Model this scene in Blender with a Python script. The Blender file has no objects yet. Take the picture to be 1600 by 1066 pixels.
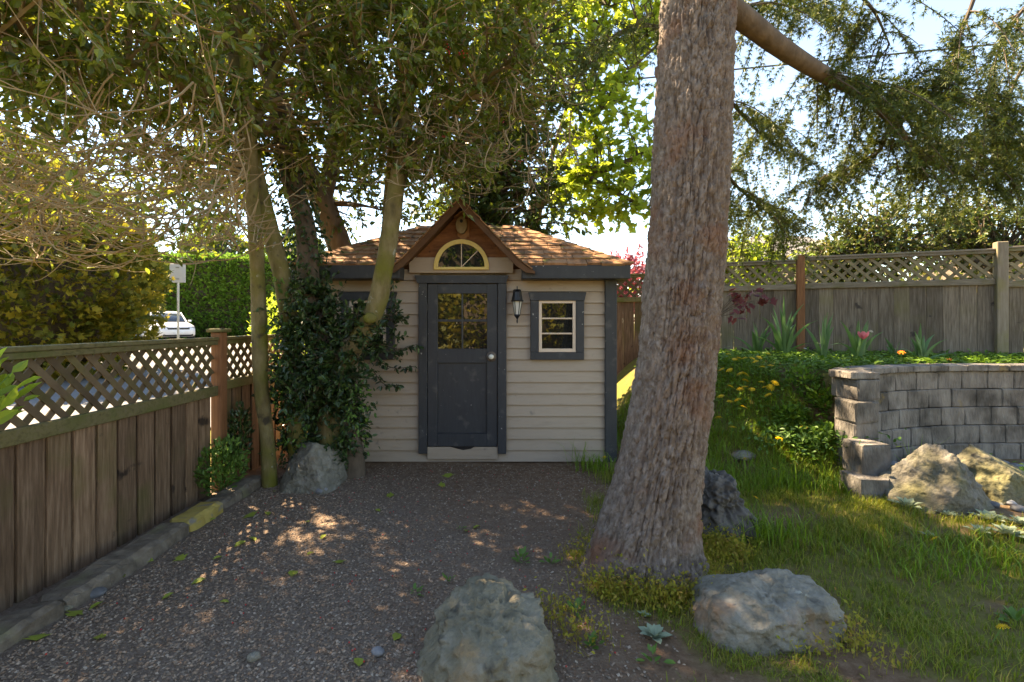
import bpy, math, random
import numpy as np
from mathutils import Vector, Matrix, Euler
R = math.radians
rng = np.random.default_rng(11)
random.seed(11)
S = bpy.context.scene

# ------------------------------------------------------------------ camera
F, HY, CX, CAMZ = 760.0, 505.0, 800.0, 1.56
cam = bpy.data.objects.new('camera', bpy.data.cameras.new('camera'))
S.collection.objects.link(cam)
cam.location = (0, 0, CAMZ); cam.rotation_euler = (R(90), 0, 0)
cam.data.sensor_width = 36; cam.data.lens = F / 1600 * 36
cam.data.shift_y = -(533 - HY) / 1600
cam.data.clip_start = .05; cam.data.clip_end = 3000
S.camera = cam

# ------------------------------------------------------------------ light
SUN_AZ, SUN_EL = -58, 50          # degrees from +Y towards +X, above the horizon
w = bpy.data.worlds.new('World'); S.world = w; w.use_nodes = True
nt = w.node_tree
bg = nt.nodes['Background']
sky = nt.nodes.new('ShaderNodeTexSky'); sky.sky_type = 'NISHITA'; sky.sun_disc = False
sky.sun_elevation = R(SUN_EL); sky.sun_rotation = R(SUN_AZ)
sky.air_density = 1.0; sky.dust_density = .0; sky.ozone_density = 5.0
nt.links.new(sky.outputs[0], bg.inputs[0]); bg.inputs[1].default_value = .09
sl = bpy.data.lights.new('sun', 'SUN'); sl.energy = 4.4; sl.angle = R(.55); sl.color = (1, .93, .82)
so = bpy.data.objects.new('sun', sl); S.collection.objects.link(so)
sd = Vector((math.sin(R(SUN_AZ)) * math.cos(R(SUN_EL)), math.cos(R(SUN_AZ)) * math.cos(R(SUN_EL)), math.sin(R(SUN_EL))))
so.rotation_euler = sd.to_track_quat('Z', 'Y').to_euler(); so.location = sd * 30
S.view_settings.view_transform = 'Standard'; S.view_settings.look = 'None'
S.view_settings.gamma = 1; S.view_settings.use_curve_mapping = False
S.view_settings.exposure = 2.85
S.view_settings.use_white_balance = True; S.view_settings.white_balance_temperature = 9600; S.view_settings.white_balance_tint = 13
S.cycles.max_bounces = 7; S.cycles.diffuse_bounces = 4; S.cycles.glossy_bounces = 3
S.cycles.transmission_bounces = 5; S.cycles.transparent_max_bounces = 6
S.cycles.use_denoising = True
S.cycles.caustics_reflective = False; S.cycles.caustics_refractive = False

# ------------------------------------------------------------------ helpers
def P(px, py, Y):
    return np.array([(px - CX) / F * Y, Y, CAMZ - (py - HY) / F * Y])

def link(o):
    S.collection.objects.link(o); return o

def mesh_np(name, V, tris=None, quads=None, smooth=False):
    V = np.asarray(V, dtype=np.float32).reshape(-1, 3)
    me = bpy.data.meshes.new(name)
    parts, tot = [], []
    if tris is not None and len(tris):
        t = np.asarray(tris, np.int32).reshape(-1, 3); parts.append(t.ravel()); tot.append(np.full(len(t), 3, np.int32))
    if quads is not None and len(quads):
        q = np.asarray(quads, np.int32).reshape(-1, 4); parts.append(q.ravel()); tot.append(np.full(len(q), 4, np.int32))
    li = np.concatenate(parts); lt = np.concatenate(tot)
    me.vertices.add(len(V)); me.vertices.foreach_set('co', V.ravel())
    me.loops.add(len(li)); me.loops.foreach_set('vertex_index', li)
    me.polygons.add(len(lt))
    ls = np.concatenate([[0], np.cumsum(lt)[:-1]]).astype(np.int32)
    me.polygons.foreach_set('loop_start', ls)
    me.polygons.foreach_set('use_smooth', np.full(len(lt), bool(smooth)))
    me.update(calc_edges=True)
    return me

class MB:
    """collects shapes into one mesh"""
    def __init__(s): s.v = []; s.t = []; s.q = []; s.n = 0
    def add(s, V, tris=None, quads=None):
        V = np.asarray(V, float).reshape(-1, 3)
        if tris is not None and len(tris): s.t.append(np.asarray(tris, int).reshape(-1, 3) + s.n)
        if quads is not None and len(quads): s.q.append(np.asarray(quads, int).reshape(-1, 4) + s.n)
        s.v.append(V); s.n += len(V); return s
    def box(s, c, d, rot=None, ch=0.0):
        V, Q, T = cbox(d, ch)
        if rot is not None: V = V @ np.array(rot.to_3x3() if hasattr(rot, 'to_3x3') else rot).T
        return s.add(V + np.asarray(c, float), T, Q)
    def tube(s, path, rad, n=8, cap=True):
        V, Q, T = tube(path, rad, n, cap); return s.add(V, T, Q)
    def mesh(s, name, smooth=False):
        return mesh_np(name, np.concatenate(s.v), np.concatenate(s.t) if s.t else None, np.concatenate(s.q) if s.q else None, smooth)

def cbox(d, ch=0.0):
    """box of full size d, optionally with chamfered edges"""
    h = np.asarray(d, float) / 2
    if ch <= 0:
        V = np.array([[x, y, z] for x in (-1, 1) for y in (-1, 1) for z in (-1, 1)]) * h
        Q = [[0, 1, 3, 2], [4, 6, 7, 5], [0, 4, 5, 1], [2, 3, 7, 6], [0, 2, 6, 4], [1, 5, 7, 3]]
        return V, np.array(Q), None
    ch = min(ch, h.min() * .8)
    V = []; idx = {}
    for sx in (-1, 1):
        for sy in (-1, 1):
            for sz in (-1, 1):
                s = np.array([sx, sy, sz])
                for a in range(3):
                    v = (h - ch) * s; v[a] = h[a] * s[a]
                    idx[(sx, sy, sz, a)] = len(V); V.append(v)
    V = np.array(V); Q = []; T = []
    def quad(ids):
        p = V[ids]; n = np.cross(p[1] - p[0], p[2] - p[0])
        Q.append(ids if np.dot(n, p.mean(0)) > 0 else ids[::-1])
    for a in range(3):
        b, c = (a + 1) % 3, (a + 2) % 3
        for sa in (-1, 1):
            ids = []
            for sb, sc in ((-1, -1), (1, -1), (1, 1), (-1, 1)):
                k = [0, 0, 0]; k[a] = sa; k[b] = sb; k[c] = sc; ids.append(idx[(*k, a)])
            quad(ids)
        for sb in (-1, 1):
            for sc in (-1, 1):
                ids = []
                for sa, f in ((-1, b), (1, b), (1, c), (-1, c)):
                    k = [0, 0, 0]; k[a] = sa; k[b] = sb; k[c] = sc; ids.append(idx[(*k, f)])
                quad(ids)
    for sx in (-1, 1):
        for sy in (-1, 1):
            for sz in (-1, 1):
                t = [idx[(sx, sy, sz, a)] for a in range(3)]
                p = V[t]; n = np.cross(p[1] - p[0], p[2] - p[0])
                T.append(t if np.dot(n, p.mean(0)) > 0 else t[::-1])
    return V, np.array(Q), np.array(T)

def tube(path, rad, n=8, cap=True):
    path = np.asarray(path, float); m = len(path)
    rad = np.broadcast_to(np.asarray(rad, float), (m,))
    tan = np.gradient(path, axis=0); tan /= np.linalg.norm(tan, axis=1)[:, None] + 1e-9
    up = np.array([0, 0, 1.]) if abs(tan[0][2]) < .9 else np.array([1., 0, 0])
    nrm = np.zeros_like(path)
    u = np.cross(tan[0], up); u /= np.linalg.norm(u) + 1e-9
    for i in range(m):
        u = u - tan[i] * np.dot(u, tan[i]); u /= np.linalg.norm(u) + 1e-9; nrm[i] = u
    bn = np.cross(tan, nrm)
    a = np.linspace(0, 2 * np.pi, n, endpoint=False)
    V = path[:, None] + rad[:, None, None] * (np.cos(a)[None, :, None] * nrm[:, None] + np.sin(a)[None, :, None] * bn[:, None])
    V = V.reshape(-1, 3)
    i = np.arange(m - 1)[:, None] * n; j = np.arange(n)[None]; k = (j + 1) % n
    Q = np.stack([i + j, i + k, i + n + k, i + n + j], -1).reshape(-1, 4)
    T = None
    if cap:
        V = np.vstack([V, path[0], path[-1]]); c0 = m * n; j = np.arange(n); k = (j + 1) % n
        T = np.concatenate([np.stack([np.full(n, c0), k, j], -1), np.stack([np.full(n, c0 + 1), (m - 1) * n + j, (m - 1) * n + k], -1)])
    return V, Q, T

def smooth_path(pts, n):
    """Catmull-Rom through the points"""
    p = np.asarray(pts, float); p = np.vstack([2 * p[0] - p[1], p, 2 * p[-1] - p[-2]])
    seg = len(p) - 3; t = np.linspace(0, seg - 1e-6, n); i = t.astype(int); f = (t - i)[:, None]
    a, b, c, d = p[i], p[i + 1], p[i + 2], p[i + 3]
    return .5 * (2 * b + (c - a) * f + (2 * a - 5 * b + 4 * c - d) * f ** 2 + (3 * b - a - 3 * c + d) * f ** 3)

def hash3(i, j, k, s=0):
    n = (i * 374761393 + j * 668265263 + k * 2147483647 + s * 1274126177) & 0xffffffff
    n = ((n ^ (n >> 13)) * 1274126177) & 0xffffffff
    n = ((n ^ (n >> 16)) * 2246822519) & 0xffffffff
    return ((n ^ (n >> 15)) & 0xffffff) / float(0xffffff)

def vnoise(p, s=0):
    p = np.asarray(p, float); i = np.floor(p).astype(np.int64); f = p - i; f = f * f * (3 - 2 * f)
    r = 0
    for a in (0, 1):
        for b in (0, 1):
            for c in (0, 1):
                wt = (f[..., 0] if a else 1 - f[..., 0]) * (f[..., 1] if b else 1 - f[..., 1]) * (f[..., 2] if c else 1 - f[..., 2])
                r = r + wt * hash3(i[..., 0] + a, i[..., 1] + b, i[..., 2] + c, s)
    return r

def fbm(p, o=4, s=0):
    r, a, t = 0, 1, 0
    for k in range(o):
        r = r + a * vnoise(np.asarray(p) * 2 ** k, s + k); t += a; a *= .5
    return r / t

def sstep(a, b, x):
    t = np.clip((np.asarray(x, float) - a) / (b - a), 0, 1); return t * t * (3 - 2 * t)

def unit(v):
    v = np.asarray(v, float); return v / (np.linalg.norm(v, axis=-1, keepdims=True) + 1e-9)

# ------------------------------------------------------------------ objects
def wloc(o):
    l = Vector(o.location)
    while o.parent: o = o.parent; l += o.location
    return l

def obj(name, me, mat, parent=None, loc=(0, 0, 0), rot=None):
    """loc in world coordinates; roots carry no rotation"""
    o = link(bpy.data.objects.new(name, me))
    if me is not None and mat is not None and not len(me.materials): me.materials.append(mat)
    l = Vector([float(q) for q in loc])
    if parent is not None:
        o.parent = parent; l -= wloc(parent)
    o.location = l
    if rot is not None: o.rotation_euler = rot
    return o

def wobj(name, mb, mat, parent=None, smooth=False):
    """mesh given in world coordinates: origin moved to its middle bottom"""
    me = mb.mesh(name, smooth) if isinstance(mb, MB) else mb
    n = len(me.vertices); co = np.empty(n * 3, np.float32); me.vertices.foreach_get('co', co); co = co.reshape(-1, 3)
    c = (co.min(0) + co.max(0)) / 2; c[2] = co[:, 2].min()
    me.vertices.foreach_set('co', (co - c).ravel()); me.update()
    return obj(name, me, mat, parent, c)

def tag(o, label, cat, group=None, kind=None):
    if label: o['label'] = label
    if cat: o['category'] = cat
    if group: o['group'] = group
    if kind: o['kind'] = kind
    return o

def thing(name, label, cat, loc, group=None):
    return tag(obj(name, None, None, None, loc), label, cat, group)

def struct(o): o['kind'] = 'structure'; return o
def stuff(o): o['kind'] = 'stuff'; return o

# ------------------------------------------------------------------ materials
def lin(r, g, b):
    f = lambda c: c / 12.92 if c <= .04045 else ((c + .055) / 1.055) ** 2.4
    return (f(r / 255), f(g / 255), f(b / 255), 1)

def pmat(name, cols, scale=6, stretch=(1, 1, 1), rough=.8, bump=.3, bscale=None, detail=6, spec=.3, rand=.0,
         coord='Object', spots=None, dist=.01, rvar=0.1, second=None, world=False):
    """noise-coloured Principled. cols: list of linear rgba for a ramp; spots: (colour, scale, threshold) for
    stains with a shape of their own; second: (colour, scale, lo, hi) broad patches"""
    m = bpy.data.materials.new(name); m.use_nodes = True; t = m.node_tree; N = t.nodes; L = t.links
    b = N['Principled BSDF']; b.inputs['Roughness'].default_value = rough; b.inputs['Specular IOR Level'].default_value = spec
    tc = N.new('ShaderNodeTexCoord'); mp = N.new('ShaderNodeMapping'); mp.inputs['Scale'].default_value = stretch
    oi = N.new('ShaderNodeObjectInfo'); mu = N.new('ShaderNodeVectorMath'); mu.operation = 'SCALE'
    cb = N.new('ShaderNodeCombineXYZ')
    for i in range(3): L.new(oi.outputs['Random'], cb.inputs[i])
    L.new(cb.outputs[0], mu.inputs[0]); mu.inputs['Scale'].default_value = 37.0
    ad = N.new('ShaderNodeVectorMath'); ad.operation = 'ADD'
    if world: gp = N.new('ShaderNodeNewGeometry'); L.new(gp.outputs['Position'], ad.inputs[0])
    else: L.new(tc.outputs[coord], ad.inputs[0]); L.new(mu.outputs[0], ad.inputs[1])
    L.new(ad.outputs[0], mp.inputs[0])
    nz = N.new('ShaderNodeTexNoise'); nz.inputs['Scale'].default_value = scale; nz.inputs['Detail'].default_value = detail
    nz.inputs['Roughness'].default_value = .62
    L.new(mp.outputs[0], nz.inputs['Vector'])
    cr = N.new('ShaderNodeValToRGB'); e = cr.color_ramp.elements
    lo, hi = .28, .72
    e[0].position = lo; e[0].color = cols[0]; e[1].position = hi; e[1].color = cols[-1]
    for k in range(1, len(cols) - 1):
        x = e.new(lo + (hi - lo) * k / (len(cols) - 1)); x.color = cols[k]
    L.new(nz.outputs[0], cr.inputs[0]); col = cr.outputs[0]
    def mixc(fac, c):
        nonlocal col
        mx = N.new('ShaderNodeMix'); mx.data_type = 'RGBA'; L.new(fac, mx.inputs[0]); L.new(col, mx.inputs[6])
        mx.inputs[7].default_value = c; col = mx.outputs[2]
    for sp in ([second] if second else []) + (spots or []):
        c, sc, a, bb = sp
        n2 = N.new('ShaderNodeTexNoise'); n2.inputs['Scale'].default_value = sc; n2.inputs['Detail'].default_value = 5
        L.new(ad.outputs[0], n2.inputs['Vector'])
        mr = N.new('ShaderNodeMapRange'); mr.inputs[1].default_value = a; mr.inputs[2].default_value = bb; mr.clamp = True
        L.new(n2.outputs[0], mr.inputs[0]); mixc(mr.outputs[0], c)
    if rand:
        hs = N.new('ShaderNodeHueSaturation'); mr = N.new('ShaderNodeMapRange')
        mr.inputs[3].default_value = 1 - rand; mr.inputs[4].default_value = 1 + rand
        L.new(oi.outputs['Random'], mr.inputs[0]); L.new(mr.outputs[0], hs.inputs['Value']); L.new(col, hs.inputs['Color']); col = hs.outputs[0]
    L.new(col, b.inputs['Base Color'])
    if bump:
        bp = N.new('ShaderNodeBump'); bp.inputs['Strength'].default_value = bump; bp.inputs['Distance'].default_value = dist
        if bscale:
            n3 = N.new('ShaderNodeTexNoise'); n3.inputs['Scale'].default_value = bscale; n3.inputs['Detail'].default_value = 6
            L.new(mp.outputs[0], n3.inputs['Vector']); L.new(n3.outputs[0], bp.inputs['Height'])
        else: L.new(nz.outputs[0], bp.inputs['Height'])
        L.new(bp.outputs[0], b.inputs['Normal'])
    return m

def leafmat(name, cols, trans=.35, rough=.45, spec=.4, tcol=None):
    m = bpy.data.materials.new(name); m.use_nodes = True; t = m.node_tree; N = t.nodes; L = t.links
    b = N['Principled BSDF']; b.inputs['Roughness'].default_value = rough; b.inputs['Specular IOR Level'].default_value = spec
    g = N.new('ShaderNodeNewGeometry'); cr = N.new('ShaderNodeValToRGB'); e = cr.color_ramp.elements
    e[0].position = 0; e[0].color = cols[0]; e[1].position = 1; e[1].color = cols[-1]
    for k in range(1, len(cols) - 1):
        x = e.new(k / (len(cols) - 1)); x.color = cols[k]
    L.new(g.outputs['Random Per Island'], cr.inputs[0]); L.new(cr.outputs[0], b.inputs['Base Color'])
    tr = N.new('ShaderNodeBsdfTranslucent')
    if tcol:
        mx = N.new('ShaderNodeMix'); mx.data_type = 'RGBA'; mx.inputs[0].default_value = .7
        L.new(cr.outputs[0], mx.inputs[6]); mx.inputs[7].default_value = tcol; L.new(mx.outputs[2], tr.inputs[0])
    else: L.new(cr.outputs[0], tr.inputs[0])
    ms = N.new('ShaderNodeMixShader'); ms.inputs[0].default_value = trans
    L.new(b.outputs[0], ms.inputs[1]); L.new(tr.outputs[0], ms.inputs[2])
    L.new(ms.outputs[0], N['Material Output'].inputs[0])
    return m

def flat(name, c, rough=.5, spec=.4, metal=0, ior=None):
    m = bpy.data.materials.new(name); m.use_nodes = True; b = m.node_tree.nodes['Principled BSDF']
    b.inputs['Base Color'].default_value = c; b.inputs['Roughness'].default_value = rough
    b.inputs['Specular IOR Level'].default_value = spec; b.inputs['Metallic'].default_value = metal
    if ior: b.inputs['IOR'].default_value = ior
    return m

M = {}
M['siding'] = pmat('siding_paint', [(.33, .25, .187, 1), (.38, .295, .225, 1), (.36, .277, .21, 1)], 3, (1, 6, 6), .62, .12, 60, rand=.05,
                   spots=[((.25, .2, .16, 1), 9, .66, .74)], dist=.003)
M['trim'] = pmat('slate_trim_paint', [(.036, .038, .042, 1), (.05, .052, .056, 1)], 5, (6, 6, 1), .5, .15, 40, rand=.05, dist=.003,
                 spots=[((.4, .38, .35, 1), 26, .70, .715), ((.1, .095, .09, 1), 7, .6, .75)])
M['door'] = pmat('slate_door_paint', [(.034, .037, .043, 1), (.046, .05, .056, 1)], 4, (8, 8, 1), .42, .2, 50, dist=.003,
                 spots=[((.10, .095, .09, 1), 9, .6, .78), ((.3, .28, .26, 1), 30, .73, .745)])
M['cream'] = pmat('cream_frame_paint', [(.62, .47, .36, 1), (.7, .55, .43, 1)], 8, rough=.55, bump=.1)
M['yellow_frame'] = pmat('yellow_frame_paint', [(.66, .46, .14, 1), (.74, .55, .2, 1)], 8, rough=.5, bump=.1)
M['ply'] = pmat('stained_plywood', [(.12, .042, .014, 1), (.2, .075, .026, 1), (.27, .11, .042, 1)], 7, (1, 1, 5), .6, .2, rand=.0,
                spots=[((.06, .022, .01, 1), 12, .6, .7)])
M['rake'] = pmat('brown_rake_wood', [(.075, .035, .017, 1), (.14, .065, .03, 1)], 8, (1, 1, 1), .7, .2)
M['shingle'] = pmat('cedar_shingle', [(.16, .075, .035, 1), (.3, .15, .075, 1), (.36, .2, .11, 1)], 9, (1.5, .4, 1), .85, .5, rand=.28,
                    spots=[((.15, .13, .03, 1), 5, .58, .68), ((.05, .035, .022, 1), 7, .63, .7)])
M['glass'] = flat('window_glass', (.012, .013, .012, 1), .015, .5, 0, 2.0)
M['iron'] = flat('black_iron', (.012, .012, .014, 1), .4, .4)
M['frost'] = flat('frosted_glass', (.55, .55, .52, 1), .3, .5)
M['knob'] = flat('ivory_knob', (.72, .69, .6, 1), .25, .6)
M['rusty'] = pmat('rusty_metal', [(.08, .05, .035, 1), (.2, .16, .13, 1)], 40, rough=.6, bump=.1)
M['birdwood'] = pmat('birdhouse_wood', [(.27, .12, .05, 1), (.38, .2, .09, 1)], 12, rough=.7, bump=.1)
M['birdface'] = pmat('birdhouse_face', [(.2, .14, .07, 1), (.28, .2, .1, 1)], 20, rough=.7, bump=.1)
M['plankL'] = pmat('brown_fence_plank', [(.075, .042, .024, 1), (.16, .096, .058, 1), (.26, .17, .112, 1)], 6, (9, 9, .6), .85, .6, rand=.35,
                   second=((.09, .08, .025, 1), 1.6, .56, .74), spots=[((.035, .022, .015, 1), 4.5, .66, .72)])
M['railL'] = pmat('mossy_rail', [(.075, .062, .028, 1), (.14, .12, .05, 1), (.15, .12, .075, 1)], 5, (6, .7, 6), .85, .4, rand=.1,
                  second=((.085, .1, .022, 1), 3, .5, .7))
M['slatL'] = pmat('mossy_lattice', [(.085, .055, .034, 1), (.15, .105, .06, 1)], 6, (1, 1, 1), .85, .3, rand=.25,
                  second=((.1, .095, .025, 1), 2, .48, .7))
M['plankR'] = pmat('weathered_grey_plank', [(.075, .057, .04, 1), (.14, .11, .082, 1), (.22, .182, .142, 1)], 6, (9, 9, .6), .88, .6, rand=.3,
                   second=((.13, .115, .05, 1), 1.2, .55, .78), spots=[((.05, .04, .033, 1), 5, .66, .72)])
M['railR'] = pmat('weathered_rail', [(.12, .098, .07, 1), (.24, .2, .15, 1)], 6, (1, 1, 6), .88, .4, rand=.12, second=((.12, .11, .04, 1), 3, .5, .7))
M['slatR'] = pmat('weathered_lattice', [(.13, .105, .06, 1), (.22, .18, .11, 1)], 6, rough=.88, bump=.3, rand=.25)
M['postred'] = pmat('red_cedar_post', [(.14, .058, .026, 1), (.27, .115, .05, 1)], 6, (9, 9, .6), .8, .35, second=((.16, .11, .045, 1), 2.4, .55, .7))
M['postgrey'] = pmat('weathered_post', [(.16, .125, .09, 1), (.27, .225, .17, 1)], 5, (8, 8, .8), .85, .35, second=((.2, .17, .06, 1), 2.4, .5, .7))
M['kerb'] = pmat('old_kerb_concrete', [(.07, .053, .038, 1), (.13, .102, .076, 1), (.19, .155, .12, 1)], 12, rough=.95, bump=1.0, rand=.15, dist=.02,
                 second=((.12, .12, .05, 1), 3, .58, .75), detail=9)
M['kerbyellow'] = pmat('yellow_kerb_paint', [(.3, .21, .05, 1), (.4, .3, .09, 1)], 12, rough=.85, bump=.5, dist=.015,
                       spots=[((.2, .17, .13, 1), 9, .56, .66)])
M['block'] = pmat('grey_concrete_block', [(.11, .097, .083, 1), (.18, .16, .14, 1), (.25, .23, .2, 1)], 9, (1, 1, .35), .92, 1.0, bscale=40, rand=.05, dist=.02, detail=10, world=True,
                  second=((.06, .053, .045, 1), 3.4, .46, .68), spots=[((.27, .18, .05, 1), 3.7, .66, .78)])
def rockmat(name, a, b, c, sp):
    return pmat(name, [a, b, c], 9, rough=.9, bump=1.0, bscale=34, dist=.02, detail=11, second=sp, spots=[((.3, .3, .25, 1), 8, .70, .73), ((.04, .037, .033, 1), 7, .62, .72)])
M['rock'] = rockmat('mossy_grey_rock', (.1, .085, .056, 1), (.165, .145, .1, 1), (.23, .205, .155, 1), ((.28, .17, .08, 1), 2.6, .62, .75))
M['rock2'] = rockmat('blue_grey_rock', (.105, .093, .07, 1), (.175, .16, .125, 1), (.26, .24, .2, 1), ((.27, .14, .07, 1), 2.3, .6, .72))
M['rock3'] = rockmat('slaty_rock', (.075, .066, .05, 1), (.125, .113, .09, 1), (.19, .175, .15, 1), ((.13, .12, .06, 1), 1.8, .48, .62))
M['darkrock'] = pmat('dark_stump_rock', [(.04, .035, .03, 1), (.085, .075, .066, 1), (.15, .135, .12, 1)], 5, rough=.8, bump=.9, bscale=9, dist=.03, detail=8)
M['pebble'] = pmat('smooth_pebble', [(.13, .13, .135, 1), (.24, .24, .245, 1)], 10, rough=.6, bump=.1, rand=.5)
M['bark'] = pmat('conifer_bark', [(.085, .06, .046, 1), (.16, .122, .098, 1), (.26, .212, .178, 1)], 30, (1, 1, .5), .9, .9, bscale=90, dist=.008, detail=8,
                 second=((.17, .08, .047, 1), 2.4, .52, .72))
M['holly_bark'] = pmat('mossy_smooth_bark', [(.085, .066, .028, 1), (.16, .125, .055, 1), (.23, .185, .095, 1)], 12, (1, 1, .45), .85, .9, bscale=40, dist=.012,
                       second=((.13, .125, .018, 1), 2.6, .46, .66), spots=[((.3, .29, .23, 1), 13, .66, .72), ((.05, .04, .025, 1), 6, .63, .7)])
M['dark_bark'] = pmat('dark_bark', [(.07, .05, .035, 1), (.16, .115, .08, 1)], 12, (1, 1, .35), .9, .8, dist=.02)
M['twig'] = pmat('tan_twig', [(.2, .14, .075, 1), (.34, .25, .15, 1)], 6, rough=.8, bump=0)
M['twigdark'] = pmat('dark_twig', [(.055, .04, .03, 1), (.12, .09, .06, 1)], 6, rough=.85, bump=0)
M['holly'] = leafmat('holly_leaf', [(.03, .065, .016, 1), (.06, .105, .02, 1), (.1, .145, .026, 1), (.18, .2, .035, 1)], .38, .35, .5, (.38, .42, .04, 1))
M['ivy'] = leafmat('ivy_leaf', [(.014, .036, .012, 1), (.03, .065, .018, 1), (.055, .105, .026, 1)], .18, .38, .5)
M['ivybright'] = leafmat('fresh_weed_leaf', [(.05, .12, .02, 1), (.09, .19, .035, 1), (.14, .25, .045, 1)], .35, .5, .35)
M['darkleaf'] = leafmat('dark_tree_leaf', [(.022, .048, .014, 1), (.045, .085, .02, 1), (.075, .12, .026, 1)], .28, .42, .4, (.2, .26, .03, 1))
M['lime'] = leafmat('lime_maple_leaf', [(.11, .2, .025, 1), (.2, .31, .04, 1), (.28, .38, .05, 1)], .5, .5, .3, (.5, .58, .06, 1))
M['needle'] = leafmat('cedar_needle', [(.03, .06, .014, 1), (.06, .095, .02, 1), (.1, .13, .024, 1), (.17, .18, .03, 1)], .35, .5, .3)
M['thuja'] = leafmat('yellow_thuja_spray', [(.06, .08, .012, 1), (.13, .14, .018, 1), (.24, .21, .025, 1), (.32, .25, .03, 1)], .4, .55, .3)
M['hedge'] = leafmat('clipped_hedge_leaf', [(.09, .18, .025, 1), (.13, .25, .035, 1), (.19, .31, .045, 1)], .45, .55, .2)
M['laurel'] = leafmat('laurel_leaf', [(.04, .075, .016, 1), (.075, .115, .022, 1), (.13, .16, .03, 1), (.24, .2, .05, 1)], .3, .4, .45)
M['pink'] = leafmat('pink_blossom', [(.45, .12, .16, 1), (.6, .2, .24, 1), (.35, .08, .1, 1)], .4, .6, .2)
M['redmaple'] = leafmat('purple_maple_leaf', [(.12, .03, .035, 1), (.2, .06, .06, 1)], .35, .5, .3)
M['grass'] = leafmat('grass_blade', [(.1, .15, .012, 1), (.16, .22, .018, 1), (.25, .28, .025, 1), (.36, .29, .07, 1)], .4, .5, .3)
M['longgrass'] = leafmat('long_grass_blade', [(.1, .19, .014, 1), (.16, .28, .02, 1), (.23, .35, .03, 1)], .4, .45, .35)
M['cover'] = leafmat('ground_cover_leaf', [(.06, .14, .012, 1), (.1, .2, .02, 1), (.16, .28, .03, 1)], .35, .5, .35)
M['yellowweed'] = leafmat('yellow_weed', [(.3, .27, .03, 1), (.4, .32, .05, 1), (.24, .27, .03, 1), (.42, .24, .07, 1)], .4, .6, .2)
M['iris'] = leafmat('iris_leaf', [(.07, .16, .05, 1), (.1, .21, .06, 1)], .35, .4, .4)
M['lambs'] = leafmat('silvery_leaf', [(.2, .26, .17, 1), (.3, .36, .25, 1)], .2, .8, .1)
M['petal'] = leafmat('dandelion_petal', [(.75, .42, .015, 1), (.8, .52, .02, 1)], .25, .6, .2)
M['tulip'] = leafmat('pink_tulip_petal', [(.75, .16, .2, 1), (.8, .25, .28, 1)], .35, .5, .3)
M['poppy'] = leafmat('orange_poppy_petal', [(.8, .2, .02, 1), (.85, .28, .03, 1)], .35, .5, .3)
M['white_petal'] = leafmat('white_petal', [(.75, .72, .66, 1), (.8, .78, .72, 1)], .3, .5, .3)
M['stem'] = flat('green_stem', (.1, .19, .04, 1), .6, .3)
M['berry'] = flat('red_berry', (.45, .02, .015, 1), .3, .5)
M['fallen'] = leafmat('fallen_leaf', [(.24, .3, .03, 1), (.35, .33, .05, 1), (.2, .26, .04, 1), (.4, .3, .08, 1)], .25, .5, .3)
M['needlelitter'] = leafmat('needle_litter', [(.16, .08, .045, 1), (.25, .135, .08, 1), (.12, .07, .05, 1)], 0, .9, .1)
M['chip'] = leafmat('gravel_chip', [(.11, .075, .052, 1), (.175, .128, .093, 1), (.23, .175, .133, 1), (.29, .175, .108, 1), (.36, .29, .225, 1)], 0, .85, .25)
M['asphalt'] = pmat('asphalt', [(.10, .10, .102, 1), (.16, .158, .157, 1)], 30, rough=.9, bump=.3, coord='Object')
M['roofgrey'] = pmat('grey_roof', [(.14, .13, .12, 1), (.22, .21, .2, 1)], 8, rough=.9, bump=.2)
M['housewall'] = pmat('pale_house_wall', [(.55, .52, .45, 1), (.62, .58, .5, 1)], 5, rough=.8, bump=.1)
M['white_paint'] = flat('white_car_paint', (.72, .73, .74, 1), .2, .5)
M['car_dark'] = flat('dark_car_plastic', (.02, .022, .025, 1), .45, .4)
M['car_glass'] = flat('car_glass', (.02, .025, .03, 1), .05, .6, 0, 1.8)
M['lamp_glass'] = flat('headlight_glass', (.35, .37, .4, 1), .1, .6)
M['rubber'] = flat('rubber', (.02, .02, .02, 1), .8, .2)
M['steel'] = flat('galvanised_steel', (.45, .45, .45, 1), .45, .4, .7)
M['signwhite'] = pmat('white_sign_board', [(.66, .66, .66, 1), (.74, .74, .73, 1)], 5, rough=.5, bump=0)
M['cable'] = flat('cable', (.03, .03, .035, 1), .6, .3)

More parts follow.
